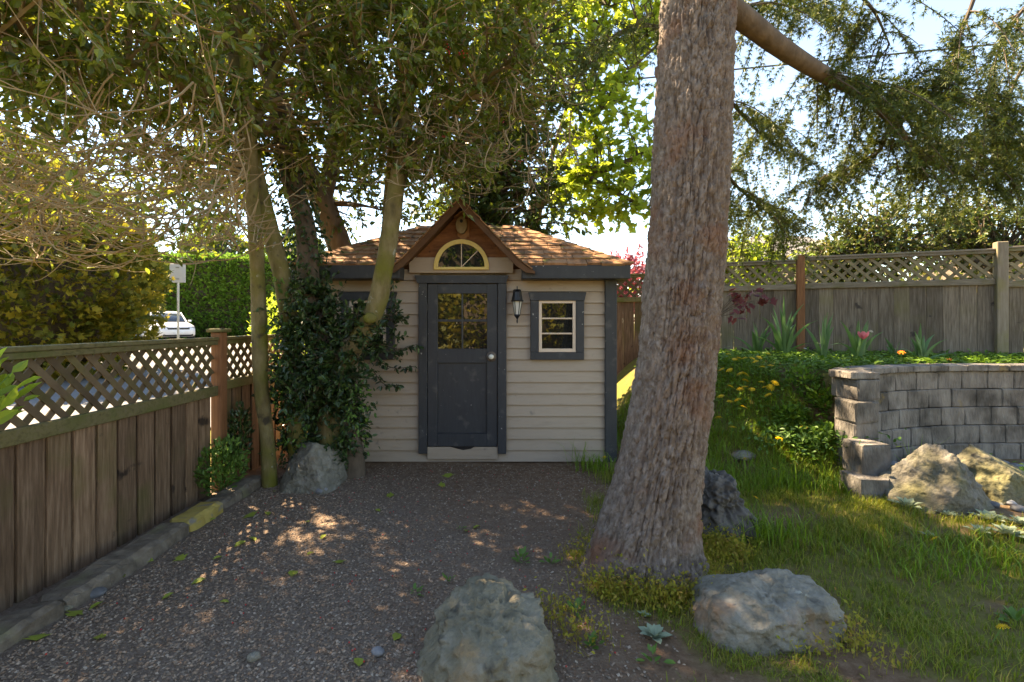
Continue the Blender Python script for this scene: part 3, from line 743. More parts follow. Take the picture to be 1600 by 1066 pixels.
# ------------------------------------------------------------------ fences
def fence(name, label, a, b, zb, zrail, zlat, ztop, pitch, pw, lp, sw, mats, back=False, group='lattice-topped timber fences', cap=.07):
    """a->b plan points; yard side is on the left-hand normal given by side"""
    a = np.array(a, float); b = np.array(b, float); Ln = np.linalg.norm(b - a); d = (b - a) / Ln
    ang = math.atan2(d[1], d[0]); n = np.array([-d[1], d[0]])
    if np.dot(n, -a) < 0: n = -n               # towards the camera side
    f = thing(name, label, 'fence', (*((a + b) / 2), zb if np.isscalar(zb) else zb[0]), group)
    rot = (0, 0, ang)
    def put(nm, me, mat, u, off, z): 
        p = a + d * u + n * off
        return obj(nm, me, mat, f, (p[0], p[1], z), rot)
    sgn = 1 if np.dot(np.array([-math.sin(ang), math.cos(ang)]), n) > 0 else -1
    u = pw / 2
    V, Q, T = cbox((pw, .018, zrail - zb), .003); pm = mesh_np('plank', V, T, Q)
    V, Q, T = cbox((pw * .9, .016, zrail - zb), .003); pb = mesh_np('plank', V, T, Q)
    k = 0
    while u < Ln:
        o = put('plank', pm, mats['plank'], u, random.uniform(-.003, .003), (zrail + zb) / 2 + random.uniform(-.012, .0))
        o.rotation_euler = (random.uniform(-.006, .006), random.uniform(-.006, .006), ang + random.uniform(-.02, .02))
        if back and u + pitch < Ln: put('plank', pb, mats['plank'], u + pitch / 2, -.022, (zrail + zb) / 2)
        u += pitch; k += 1
    # rails
    V, Q, T = cbox((Ln, .045, .09), .006); put('rail', mesh_np('rail', V, T, Q), mats['rail'], Ln / 2, .022, zrail + .02)
    V, Q, T = cbox((Ln, .09, .03), .005); put('cap_rail', mesh_np('cap_rail', V, T, Q), mats['rail'], Ln / 2, .01, ztop - .015)
    V, Q, T = cbox((Ln, .035, .04), .004); put('top_rail', mesh_np('top_rail', V, T, Q), mats['rail'], Ln / 2, .026, ztop - .051)
    V, Q, T = cbox((Ln, .035, .08), .005); put('back_rail', mesh_np('back_rail', V, T, Q), mats['rail'], Ln / 2, -.05, zb + .25)
    # lattice, each slat clipped by the frame
    z0, z1 = zlat, ztop - .05; H = z1 - z0; hs = sw * .707
    for layer, sl_ in ((0, -1), (1, 1)):
        u = -H
        while u < Ln + H:
            # centre line from (u, z_bottom) to (u + sl_*H) ; clip to [0, Ln]
            s0, s1 = 0.0, 1.0
            x0, x1 = (u, u + H) if sl_ > 0 else (u + H, u)
            if x1 != x0:
                ta, tb = sorted(((0 + hs - x0) / (x1 - x0), (Ln - hs - x0) / (x1 - x0)))
                s0, s1 = max(s0, ta), min(s1, tb)
            if s1 - s0 > .08:
                xa, xb = x0 + (x1 - x0) * s0, x0 + (x1 - x0) * s1; za, zb_ = z0 + H * s0, z0 + H * s1
                cxu, czu = (xa + xb) / 2, (za + zb_) / 2
                t = .004; V = []
                for yy in (-t, t):
                    V += [(xa - hs - cxu, yy, za - czu), (xa + hs - cxu, yy, za - czu), (xb + hs - cxu, yy, zb_ - czu), (xb - hs - cxu, yy, zb_ - czu)]
                me = mesh_np('slat', V, None, [(0, 1, 2, 3), (7, 6, 5, 4), (0, 4, 5, 1), (1, 5, 6, 2), (2, 6, 7, 3), (3, 7, 4, 0)])
                put('slat', me, mats['slat'], cxu, (.006 if layer == 0 else -.004) , czu)
            u += lp
    return f, put, Ln

def post(f, put, u, z0, z1, w_, mat, capmat=None, off=.02):
    V, Q, T = cbox((w_, w_, z1 - z0), .008); o = put('post', mesh_np('post', V, T, Q), mat, u, off, (z0 + z1) / 2)
    if capmat:
        V, Q, T = cbox((w_ * 1.55, w_ * 1.55, .035), .008); put('post_cap', mesh_np('post_cap', V, T, Q), capmat, u, off, z1 + .017)
    return o
ML = {'plank': M['plankL'], 'rail': M['railL'], 'slat': M['slatL']}
MR = {'plank': M['plankR'], 'rail': M['railR'], 'slat': M['slatR']}
FX = -2.76
f, put, Ln = fence('timber_fence', 'brown plank fence with mossy lattice top along the gravel kerb', (FX, 1.3), (FX, 4.50), -.06, .915, .965, 1.43, .176, .15, .132, .042, ML, True)
post(f, put, 4.55 - 1.3, 0, 1.475, .1, M['postred'], M['railL'])
post(f, put, 2.05 - 1.3, 0, 1.475, .1, M['postred'], M['railL'])
f, put, Ln = fence('timber_fence', 'short brown lattice-topped fence panel between the red cedar post and tree trunks', (FX, 4.61), (FX, 6.0), -.06, .95, 1.0, 1.43, .176, .15, .132, .042, ML, True)
post(f, put, 1.42, 0, 1.475, .1, M['postred'])
A = np.array((4.71, 7.95)); B = np.array((7.06, 7.04)); dAB = unit(B - A)
C0 = A - dAB * 2.25; D0 = C0 - dAB * 2.6
f, put, Ln = fence('timber_fence', 'weathered grey lattice-topped fence panel between the red-brown post and grey post', A + dAB * .06, B - dAB * .06, .86, 2.14, 2.185, 2.64, .2, .198, .16, .045, MR)
post(f, put, -.06, .7, 2.67, .115, M['postred'])
post(f, put, Ln + .06, .7, 2.73, .13, M['postgrey'])
f, put, Ln = fence('timber_fence', 'weathered grey lattice-topped fence panel behind the big conifer trunk', C0 + dAB * .06, A - dAB * .06, .8, 2.13, 2.175, 2.60, .2, .198, .16, .045, MR)
post(f, put, -.06, .5, 2.62, .115, M['postgrey'])
f, put, Ln = fence('timber_fence', 'low greenish fence panel with lattice behind the shed corner', D0, C0 - dAB * .06, .45, 1.97, 2.01, 2.46, .2, .198, .16, .045, {'plank': M['plankL'], 'rail': M['railL'], 'slat': M['slatL']})
f, put, Ln = fence('timber_fence', 'weathered grey fence panel past the grey post, behind the block wall', B + dAB * .07, B + dAB * 2.4, .86, 2.10, 2.15, 2.66, .2, .19, .16, .045, MR)

# ------------------------------------------------------------------ kerb along the left fence
segs = [(1.5, 2.62, 'kerb'), (2.64, 3.62, 'kerb'), (3.64, 4.05, 'kerbyellow'), (4.07, 4.78, 'kerb')]
labels = ['long grey concrete kerb block beside the gravel, under the first fence planks', 'cracked grey concrete kerb block next to the yellow-painted one',
          'short kerb block painted yellow at the gravel edge', 'mossy kerb block beside the ivy at the red cedar post']
for (y0, y1, mk), lb in zip(segs, labels):
    n = int((y1 - y0) / .035); V = []; Q = []
    prof = [(-.11, -.05), (-.115, .06), (-.095, .075), (.055, .085), (.085, .062), (.1, -.05)]
    for k in range(n + 1):
        y = y0 + (y1 - y0) * k / n
        e = 1 - .25 * (k in (0, n))
        for j_, (px_, pz) in enumerate(prof):
            q = fbm(np.array([[px_ * 12, y * 9, pz * 12]]), 4, 3)[0] - .5
            V.append((-2.48 + px_ * e + q * .06, y, pz * e + q * .075 * (pz > 0)))
    for k in range(n):
        for j_ in range(5): Q.append((k * 6 + j_, (k + 1) * 6 + j_, (k + 1) * 6 + j_ + 1, k * 6 + j_ + 1))
    T = [(0, j_, j_ + 1) for j_ in range(1, 5)] + [(n * 6, n * 6 + j_ + 1, n * 6 + j_) for j_ in range(1, 5)]
    tag(wobj('kerb_block', MB().add(V, T, Q), M[mk]), lb, 'kerb', 'kerb blocks along the fence')

# ------------------------------------------------------------------ block retaining wall
rw = thing('retaining_wall', 'curved grey concrete block retaining wall holding the raised flower bed', 'retaining wall', (4.6, 5.2, 0))
seg = np.linalg.norm(np.diff(WALLP, axis=0), axis=1); cum = np.concatenate([[0], np.cumsum(seg)])
def wall_at(s): return np.array([np.interp(s, cum, WALLP[:, 0]), np.interp(s, cum, WALLP[:, 1])])
Vb, Qb, Tb = cbox((1, 1, 1), .02)
blockmeshes = []
for q in range(6):
    V, Q, T = cbox((.297, .2, .196), .009)
    blockmeshes.append(mesh_np('block', V + rng.normal(0, .0025, V.shape), T, Q))
def blk(me, p, ang, nm='block'):
    o = obj(nm, me, M['block'], rw, p, (random.uniform(-.01, .01), random.uniform(-.01, .01), ang)); return o
for c in range(5):
    s = .13 + (.15 if c % 2 else 0)
    while s < cum[-1] - .1:
        p = wall_at(s); q = wall_at(s + .02); ang = math.atan2(q[1] - p[1], q[0] - p[0]); n = np.array([-math.sin(ang), math.cos(ang)])
        pc = p + n * (.1 + .018 * c - .03); blk(random.choice(blockmeshes), (pc[0], pc[1], .02 + .2 * c + .098), ang + random.uniform(-.012, .012))
        s += .3
s = .0; V, Q, T = cbox((.236, .27, .068), .008); cm = mesh_np('cap_stone', V, T, Q)
while s < cum[-1] - .05:
    p = wall_at(s); q = wall_at(s + .02); ang = math.atan2(q[1] - p[1], q[0] - p[0]); n = np.array([-math.sin(ang), math.cos(ang)])
    pc = p + n * .13; blk(cm, (pc[0], pc[1], 1.056), ang, 'cap_stone'); s += .24
# stepped end pier
V, Q, T = cbox((.25, .28, .2), .014); V = V + rng.normal(0, .005, V.shape); pier = mesh_np('block', V, T, Q)
for c, (x, y) in enumerate(((3.32, 4.70), (3.335, 4.705), (3.34, 4.72), (3.33, 4.70), (3.40, 4.78))): blk(pier, (x, y, .02 + .2 * c + .1), .12 + random.uniform(-.05, .05))
V, Q, T = cbox((.3, .3, .068), .008); blk(mesh_np('cap_stone', V, T, Q), (3.37, 4.80, 1.056), .1, 'cap_stone')
V, Q, T = cbox((.27, .26, .27), .014); blk(mesh_np('block', V + rng.normal(0, .006, V.shape), T, Q), (3.22, 4.42, .345), .05)
# the lowest loose block lies splayed open, with two canted faces
V = np.array([(-.16, -.13, 0), (.06, -.15, 0), (.17, -.02, 0), (.15, .14, 0), (-.16, .14, 0)]); V = np.vstack([V, V + [0, 0, .225]])
V[:5, :2] *= 1.03
blk(mesh_np('block', V, [(0, 2, 1), (0, 3, 2), (0, 4, 3), (5, 6, 7), (5, 7, 8), (5, 8, 9)], [(k, (k + 1) % 5, (k + 1) % 5 + 5, k + 5) for k in range(5)]), (3.14, 4.28, .0), .0)

# ------------------------------------------------------------------ rocks
def ico(sub):
    import bmesh
    bm = bmesh.new(); bmesh.ops.create_icosphere(bm, subdivisions=sub, radius=1)
    V = np.array([v.co[:] for v in bm.verts]); T = np.array([[v.index for v in f.verts] for f in bm.faces]); bm.free(); return V, T
ICO = {k: ico(k) for k in (1, 2, 3, 6)}
def rock(name, label, planes, c, mat, sub=6, k=70, rough=.03, seed=0, group='boulders round the yard', cat='rock', sc=1.0, chip=(.86, .97)):
    """half-space planes (nx, ny, nz, d) give the facets"""
    V, T = ICO[sub]; pl = np.array(planes, float); n = unit(pl[:, :3]); d = pl[:, 3]
    r_ = np.random.default_rng(seed + 100); ex = unit(r_.normal(0, 1, (40, 3)))
    d0 = V @ n.T; X0 = V * np.where(d0 > .05, d / np.maximum(d0, .05), 9).min(1)[:, None]
    n = np.vstack([n, ex]); d = np.concatenate([d, (X0 @ ex.T).max(0) * r_.uniform(*chip, 40)])
    dots = V @ n.T; r = np.where(dots > .05, d / np.maximum(dots, .05), 9)
    inv = (1 / r) ** k; rr = inv.sum(1) ** (-1 / k)
    X = V * rr[:, None]
    q = fbm(X * 5 + seed, 5, seed) - .5; q2 = np.abs(fbm(X * 11 + seed + 9, 4, seed + 4) - .5)
    st_ = fbm(X * np.array([3, 3, 16]) + X[:, :1] * 4 + seed, 4, seed + 7) - .5
    q3 = fbm(X * 30 + seed, 4, seed + 2) - .5
    X = X + V * (q * rough * 2.4 - q2 * rough * 1.5 + st_ * rough * 1.1 + q3 * rough * .9 - np.abs(fbm(X * 20 + seed, 4, seed + 12) - .5) * rough * 1.5)[:, None]
    me = mesh_np(name, X * sc + np.asarray(c), T, None, True)
    o = wobj(name, me, mat); tag(o, label, cat, group); return o
rock('boulder', 'broad flat-topped mossy boulder lying on the edge of the gravel', [(0, -.34, 1, .165), (.15, .35, 1, .215), (-1, -.1, .35, .29), (-.75, .8, .35, .28), (1, .25, .15, .27), (.5, .9, .3, .3), (.1, -1, .4, .3), (-.7, -.8, .4, .31), (.75, -.7, .2, .33), (0, 0, -1, .2), (-.55, -.3, 1, .185)],
     (-.10, 2.29, .085), M['rock'], seed=3, rough=.05)
rock('boulder', 'wide grey boulder with a rusty patch, in the grass before the trunk', [(0, -.25, 1, .115), (-.25, .3, 1, .15), (.35, .1, 1, .19), (-1, .2, .5, .33), (-.8, -.75, .35, .33), (1, .2, .25, .35), (.2, 1, .4, .27), (.15, -1, .2, .2), (.7, -.7, .1, .32), (0, 0, -1, .2)],
     (1.335, 2.52, .085), M['rock2'], seed=8, rough=.042)
rock('boulder', 'dark gnarled boulder half hidden behind the conifer trunk', [(0, -.1, 1, .22), (-1, 0, .1, .2), (1, 0, .35, .2), (0, -1, .25, .2), (0, 1, .2, .2), (.7, -.6, .5, .2), (-.6, -.6, .6, .22), (0, 0, -1, .25)],
     (1.56, 3.72, .2), M['darkrock'], seed=12, rough=.07)
rock('boulder', 'big pyramid-shaped slab rock before the block wall', [(-.62, -.45, .7, .2), (.55, -.75, .42, .22), (.8, .1, .62, .25), (-.2, 1, .5, .25), (-1, .1, .25, .4), (0, -1, .15, .27), (0, 0, -1, .2), (1, -.2, .1, .42)],
     (3.58, 4.08, .19), M['rock3'], seed=21, rough=.032, chip=(.93, 1))
rock('boulder', 'low wedge rock leaning beside the pyramid slab', [(.45, -.3, .85, .12), (-.75, -.3, .6, .24), (0, -1, .3, .22), (1, 0, .2, .42), (0, 1, .2, .25), (-1, 0, 0, .3), (0, 0, -1, .2)],
     (4.36, 4.3, .17), M['rock3'], seed=25, rough=.028, chip=(.92, 1))
rock('boulder', 'pale pointed boulder at the foot of the ivy-covered trunks', [(-.7, -.5, .55, .19), (.75, -.4, .5, .2), (-.1, -1, .3, .2), (.2, .3, 1, .26), (0, 1, .1, .22), (-1, 0, .1, .28), (1, 0, .05, .27), (0, 0, -1, .2)],
     (-1.9, 4.66, .13), M['rock2'], seed=31, rough=.03, chip=(.92, 1))
def pebble(px, py, r, fl, label, mat, seed, group='small stones on the gravel', Yo=0):
    p = hit(px, py); V, T = ICO[3]; q = fbm(V * 1.6 + seed, 3, seed) - .5
    X = V * (1 + q * .5)[:, None] * np.array([r, r * .8, r * fl]); an = seed * 1.7
    X = X @ np.array([[math.cos(an), math.sin(an), 0], [-math.sin(an), math.cos(an), 0], [0, 0, 1]])
    tag(wobj('stone', mesh_np('stone', X + p + [0, 0, r * fl * .55], T, None, True), mat), label, 'stone', group)
pebble(512, 760, .13, .4, 'flat pale stone leaning against the pointed boulder', M['rock2'], 2)
pebble(502, 769, .085, .45, 'dark blue-grey stone below the pale flat stone', M['pebble'], 5)
pebble(541, 742, .1, .45, 'rounded tan stone at the foot of the ivy trunk', M['rock'], 7)
pebble(590, 1023, .032, .6, 'smooth dark oval pebble lying on the brown gravel', M['pebble'], 9)
pebble(397, 1032, .03, .7, 'light grey pebble lying on the grey gravel', M['rock2'], 4)
pebble(98, 952, .07, .3, 'flat brownish stone beside the kerb block', M['rock'], 14)
pebble(150, 931, .05, .5, 'small grey stone beside the kerb block', M['pebble'], 15)
pebble(1162, 716, .13, .35, 'flat grey stone set in the grassy slope', M['rock2'], 17)
for k in range(60):      # river pebbles at the foot of the block wall
    px_ = random.uniform(1385, 1620); py_ = random.uniform(702, 800)
    p = hit(px_, py_)
    if p[2] > .3: continue
    pebble(px_, py_, random.uniform(.025, .06), .6, 'grey river pebble in the gravel strip before the block wall', M['pebble'], 30 + k, 'river pebbles before the block wall')

# ------------------------------------------------------------------ leaf machinery
def tmpl(name):
    if name == 'leaf':       # folded oval leaf, tip along +x
        V = [(0, 0, 0), (.35, .24, .07), (.35, -.24, .07), (.72, .2, .06), (.72, -.2, .06), (1, 0, -.06), (.5, 0, -.02)]
        T = [(0, 6, 1), (0, 2, 6), (1, 6, 3), (2, 4, 6), (3, 6, 5), (4, 5, 6)]
    elif name == 'small':
        V = [(0, 0, 0), (.5, .28, .08), (.5, -.28, .08), (1, 0, -.04)]; T = [(0, 3, 1), (0, 2, 3)]
    elif name == 'maple':
        pts = [(0, 0), (.1, .32), (.38, .22), (.42, .55), (.62, .3), (1, .0), (.62, -.3), (.42, -.55), (.38, -.22), (.1, -.32)]
        V = [(x, y, .1 * abs(y) - .08 * x) for x, y in pts] + [(.35, 0, 0)]
        T = [(10, k + 1, k) for k in range(9)] + [(10, 0, 9)]
    elif name == 'spray':    # flat ragged conifer spray
        V = [(0, 0, 0), (.45, .1, 0), (.3, .34, .03), (.62, .04, 0), (.6, .28, .02), (1, 0, -.05), (.62, -.04, 0), (.58, -.3, .02), (.45, -.1, 0), (.28, -.32, .03)]
        T = [(0, 1, 2), (1, 3, 4), (3, 6, 5), (0, 9, 8), (8, 7, 6), (0, 8, 1), (1, 8, 6), (1, 6, 3)]
    elif name == 'tuft':     # needles radiating forward
        V = []; T = []
        for k in range(9):
            a = k * 2.4; el = .35 + .75 * ((k * 7) % 9) / 9
            d = np.array([math.cos(el), math.sin(el) * math.cos(a), math.sin(el) * math.sin(a)])
            s = np.cross(d, [.3, .5, .8]); s = s / np.linalg.norm(s) * .075; i0 = len(V)
            V += [tuple(-s), tuple(s), tuple(d)]; T.append((i0, i0 + 1, i0 + 2))
    return np.array(V, float), np.array(T)
TM = {k: tmpl(k) for k in ('leaf', 'small', 'maple', 'spray', 'tuft')}
def leaves(kind, pos, dirs, size, flat_=.5):
    """many leaves at once -> V, T"""
    pos = np.asarray(pos); n = len(pos); d = unit(dirs)
    up = rng.normal(0, 1, (n, 3)) * (1 - flat_) + np.array([0, 0, 1.0]) * flat_ * 2
    s = unit(np.cross(up, d)); u = np.cross(d, s)
    Bm = np.stack([d, s, u], 1)                      # rows are axes
    V0, T0 = TM[kind]; sz_ = np.broadcast_to(size, (n,))
    V = np.einsum('kc,ncd->nkd', V0, Bm) * sz_[:, None, None] + pos[:, None]
    T = T0[None] + (np.arange(n) * len(V0))[:, None, None]
    return V.reshape(-1, 3), T.reshape(-1, 3)
def in_ell(n, c, r, shell=0.0):
    v = unit(rng.normal(0, 1, (n, 3))); q = rng.uniform(shell ** 3, 1, n) ** (1 / 3)
    return np.asarray(c) + v * q[:, None] * np.asarray(r)
def bent(a, b, n=6, sag=.1, jit=.05):
    a = np.asarray(a, float); b = np.asarray(b, float); t = np.linspace(0, 1, n)[:, None]
    L_ = np.linalg.norm(b - a); m_ = rng.normal(0, jit * L_, 3)
    return a * (1 - t) + b * t + 4 * t * (1 - t) * (m_ * .5 + np.array([0, 0, sag * L_]))

def crown(clusters, spine, kind, lsize, tw=7, lp=9, twl=.35, flat_=.45, droop=-.25, r0=.018, sides=4):
    """branches from a spine to cluster centres, twigs inside each, leaves along the twigs"""
    wood = MB(); lpz, ldz, lsz = [], [], []
    spine = np.asarray(spine)
    for c in clusters:
        dd = np.linalg.norm(spine - c, axis=1) + np.maximum(0, spine[:, 2] - c[2]) * .8
        o = spine[np.argmin(dd)]
        path = bent(o, c, 7, .06, .12); wood.tube(path, np.linspace(r0, r0 * .3, 7), sides, False)
        out = unit(c - o)
        for k in range(tw):
            s = path[rng.integers(3, 7)]; v = unit(rng.normal(0, 1, 3) + out * .5 + [0, 0, droop]); L_ = twl * rng.uniform(.5, 1.3)
            tp = bent(s, s + v * L_, 5, -droop * .3, .1); wood.tube(tp, np.linspace(r0 * .3, r0 * .12, 5), 3, False)
            tt = rng.uniform(.2, 1, lp); idx = tt * 4; i0 = np.minimum(idx.astype(int), 3); fr_ = (idx - i0)[:, None]
            pp = tp[i0] * (1 - fr_) + tp[i0 + 1] * fr_
            lpz.append(pp); ldz.append(unit(v + rng.normal(0, .8, (lp, 3)))); lsz.append(lsize * rng.uniform(.6, 1.25, lp))
    V, T = leaves(kind, np.concatenate(lpz), np.concatenate(ldz), np.concatenate(lsz), flat_)
    lf = MB().add(V, T)
    return wood, lf

def trunk_mesh(pts, rad, n=14, m=40, bumpy=.06, seed=1, flare=0):
    path = smooth_path(pts, m); r = np.interp(np.linspace(0, 1, m), np.linspace(0, 1, len(rad)), rad)
    V, Q, T = tube(path, r, n, True)
    c = np.vstack([np.repeat(path, n, 0), path[:1], path[-1:]]); q = fbm(V * 5 + seed, 4, seed) - .5
    V = c + (V - c) * (1 + q * bumpy * 4)[:, None]
    return MB().add(V, T, Q), path

# ------------------------------------------------------------------ holly trees at the left
def tree_thing(name, label, base, group=None): return thing(name, label, 'tree', base, group)
# slim trunk beside the fence
hA = tree_thing('holly_tree', 'slim bare-stemmed holly tree growing against the fence end', (-2.31, 4.65, 0), 'holly trees')
ptsA = [P(422, 762, 4.65) - [0, 0, .05], P(418, 690, 4.65), P(408, 600, 4.65), P(405, 500, 4.65), P(401, 400, 4.65), P(393, 280, 4.6), P(388, 170, 4.5), P(380, 40, 4.4), (-2.5, 4.3, 5.0), (-2.7, 4.2, 5.8)]
tb_, pA = trunk_mesh(ptsA, [.075, .062, .068, .072, .064, .062, .06, .055, .045, .025], 14, 60, .05, 4)
wobj('trunk', tb_, M['holly_bark'], hA, True)
clA = np.concatenate([in_ell(95, (-3.5, 3.9, 4.3), (1.5, 1.3, 1.5)), in_ell(60, (-4.6, 4.9, 5.0), (1.5, 1.6, 1.6)), in_ell(45, (-3.0, 3.4, 3.6), (1.1, .9, .75)), in_ell(44, (-4.1, 5.9, 3.4), (1.1, 1.0, .95))])
limbs = MB(); spA = list(pA[pA[:, 2] > 2.9])
for e, m_ in (((-4.4, 3.7, 3.9), .12), ((-3.6, 3.2, 3.5), .1), ((-4.6, 4.9, 5.2), .1), ((-3.3, 3.8, 5.4), .1)):
    s0 = pA[np.argmin(np.abs(pA[:, 2] - (3.5 if e[2] < 4.5 else 4.2)))]; q = bent(s0, e, 14, .08, .1); limbs.tube(q, np.linspace(.035, .012, 14), 8, False); spA += list(q)
wobj('limbs', limbs, M['holly_bark'], hA, True)
wood, lf = crown(clA, spA, 'leaf', .075, 9, 11, .42)
stuff(wobj('twigs', wood, M['twig'], hA)); wobj('crown', lf, M['holly'], hA)
# long bare hanging twigs that curl up at their ends
tw = MB(); bp_, bd_ = [], []
for k in range(210):
    s0 = np.array([rng.uniform(-4.2, -1.95), rng.uniform(3.2, 4.3), rng.uniform(2.3, 3.3)])
    L_ = rng.uniform(.5, 1.15); hd = unit(np.array([rng.normal(-.2, .6), rng.normal(-.1, .4), -1.2]))
    side = unit(np.array([rng.normal(-.5, .8), rng.normal(0, .6), .15])); t = np.linspace(0, 1, 9)[:, None]
    p = s0 + hd * L_ * (t - .35 * t ** 2) + side * L_ * .75 * t ** 2.2 + np.array([0, 0, .28 * L_]) * t ** 3 + rng.normal(0, .012, (9, 3)) * t
    tw.tube(p, np.linspace(.0075, .0028, 9), 4, False)
    for q in range(3):
        i0 = rng.integers(3, 8); v = unit(side + rng.normal(0, .6, 3)); l2 = L_ * rng.uniform(.15, .4); t2 = np.linspace(0, 1, 5)[:, None]
        p2 = p[i0] + v * l2 * t2 + np.array([0, 0, -.08 * l2]) * t2 + np.array([0, 0, .3 * l2]) * t2 ** 2.5
        tw.tube(p2, np.linspace(.004, .0018, 5), 3, False)
    if rng.random() < .42:
        nl = rng.integers(4, 12); ii = rng.integers(1, 8, nl); bp_.append(p[ii] + rng.normal(0, .04, (nl, 3))); bd_.append(rng.normal(0, 1, (nl, 3)) + [0, 0, -.3])
stuff(wobj('bare_twigs', tw, M['twig'], hA))
V, T = leaves('leaf', np.concatenate(bp_), np.concatenate(bd_), .075); wobj('hanging_leaves', MB().add(V, T), M['holly'], hA)
# second trunk
hB = tree_thing('holly_tree', 'leaning pale-barked holly tree with weeds climbing its lower stem', (-2.1, 4.85, 0), 'holly trees')
ptsB = [P(468, 752, 4.85) - [0, 0, .08], P(463, 650, 4.85), P(456, 540, 4.85), P(442, 440, 4.85), P(420, 350, 4.82), P(398, 265, 4.8), P(378, 160, 4.8), P(366, 80, 4.8), (-2.9, 4.85, 4.9), (-3.1, 4.9, 5.9)]
tb_, pB = trunk_mesh(ptsB, [.1, .09, .085, .085, .08, .08, .076, .07, .06, .03], 14, 60, .05, 9)
wobj('trunk', tb_, M['holly_bark'], hB, True)
clB = np.concatenate([in_ell(85, (-2.5, 5.0, 4.9), (1.5, 1.3, 1.4)), in_ell(50, (-2.7, 5.0, 6.1), (1.7, 1.5, 1.3)), in_ell(22, (-1.9, 5.0, 3.7), (.8, .8, .6))])
limbs = MB(); spB = list(pB[pB[:, 2] > 3.2])
for e in ((-1.9, 5.1, 5.0), (-3.4, 5.3, 5.2), (-2.0, 4.6, 4.3), (-2.3, 5.5, 6.2)):
    s0 = pB[np.argmin(np.abs(pB[:, 2] - (e[2] - 1.0)))]; q = bent(s0, e, 14, .05, .1); limbs.tube(q, np.linspace(.05, .018, 14), 8, False); spB += list(q)
wobj('limbs', limbs, M['holly_bark'], hB, True)
wood, lf = crown(clB, spB, 'leaf', .075, 9, 11, .42)
stuff(wobj('twigs', wood, M['twig'], hB)); wobj('crown', lf, M['holly'], hB)
# ivy-clad double trunk with the pale limb crossing the shed
hC = tree_thing('holly_tree', 'stout ivy-wrapped holly tree whose pale limb crosses the shed window', (-1.72, 4.95, 0), 'holly trees')
ptsC = [P(520, 750, 4.95) - [0, 0, .06], P(522, 690, 4.95), P(520, 620, 4.95), P(528, 575, 4.9), P(560, 530, 4.8), P(588, 478, 4.75), P(600, 420, 4.72), P(612, 345, 4.7), P(623, 270, 4.7), P(634, 190, 4.72), P(642, 100, 4.75), P(646, 0, 4.8), (-.95, 4.85, 5.3), (-.9, 4.9, 6.2)]
tb_, pC = trunk_mesh(ptsC, [.19, .17, .15, .115, .1, .092, .088, .082, .078, .07, .064, .055, .045, .025], 16, 80, .06, 14)
wobj('trunk', tb_, M['holly_bark'], hC, True)
ptsC2 = [P(548, 745, 4.98) - [0, 0, .06], P(545, 690, 4.98), P(535, 610, 4.98), P(500, 520, 5.0), P(482, 440, 5.05), P(478, 360, 5.1), P(455, 280, 5.15), P(436, 190, 5.2), P(420, 90, 5.25), (-2.9, 5.4, 5.2)]
tb_, pC2 = trunk_mesh(ptsC2, [.15, .13, .125, .12, .11, .105, .1, .09, .08, .04], 14, 60, .07, 19)
wobj('trunk', tb_, M['dark_bark'], hC, True)
ptsC3 = [P(601, 425, 4.74), P(606, 345, 4.80), P(612, 270, 4.84), P(622, 180, 4.88), P(640, 60, 4.95), (-.8, 5.1, 5.4)]
tb_, pC3 = trunk_mesh(ptsC3, [.05, .06, .06, .055, .05, .02], 12, 40, .05, 23)
wobj('limb', tb_, M['holly_bark'], hC, True)
V, T = ICO[3]; b = MB().add(V * [.07, .035, .055] + P(578, 497, 4.65), T); wobj('knot', b, M['holly_bark'], hC, True)
clC = np.concatenate([in_ell(95, (-.75, 4.75, 4.0), (1.25, .95, .95)), in_ell(46, (-.6, 4.9, 5.3), (1.5, 1.3, 1.2)), in_ell(16, (-.95, 4.7, 3.15), (.55, .5, .3)), in_ell(10, (-.9, 5.1, 6.6), (1.5, 1.4, .9))])
limbs = MB(); spC = list(pC[pC[:, 2] > 3.0]) + list(pC3[pC3[:, 2] > 3])
for e in ((.2, 4.6, 4.2), (-.1, 5.0, 5.2), (-1.5, 4.6, 4.4), (-.3, 5.4, 6.0)):
    s0 = pC[np.argmin(np.abs(pC[:, 2] - (e[2] - 1.1)))]; q = bent(s0, e, 14, .05, .1); limbs.tube(q, np.linspace(.045, .016, 14), 8, False); spC += list(q)
wobj('limbs', limbs, M['holly_bark'], hC, True)
wood, lf = crown(clC, spC, 'leaf', .075, 9, 11, .42)
stuff(wobj('twigs', wood, M['twig'], hC)); wobj('crown', lf, M['holly'], hC)
tw = MB()
for k in range(120):      # bare hanging twigs over the shed roof
    s0 = np.array([rng.uniform(-1.0, .55), rng.uniform(4.2, 5.0), rng.uniform(2.95, 4.1)]); L_ = rng.uniform(.35, .8); t = np.linspace(0, 1, 8)[:, None]
    side = unit(rng.normal(0, 1, 3) * [1, .6, .1]); hd = unit(np.array([rng.normal(.1, .4), rng.normal(-.1, .3), -1]))
    p = s0 + hd * L_ * (t - .35 * t ** 2) + side * L_ * .45 * t ** 2 + np.array([0, 0, .2 * L_]) * t ** 3
    tw.tube(p, np.linspace(.006, .0022, 8), 4, False)
    for q in range(2):
        i0 = rng.integers(2, 7); v = unit(side + rng.normal(0, .7, 3)); tw.tube(bent(p[i0], p[i0] + v * L_ * .3, 5, .1, .1), np.linspace(.003, .0015, 5), 3, False)
stuff(wobj('bare_twigs', tw, M['twig'], hC))
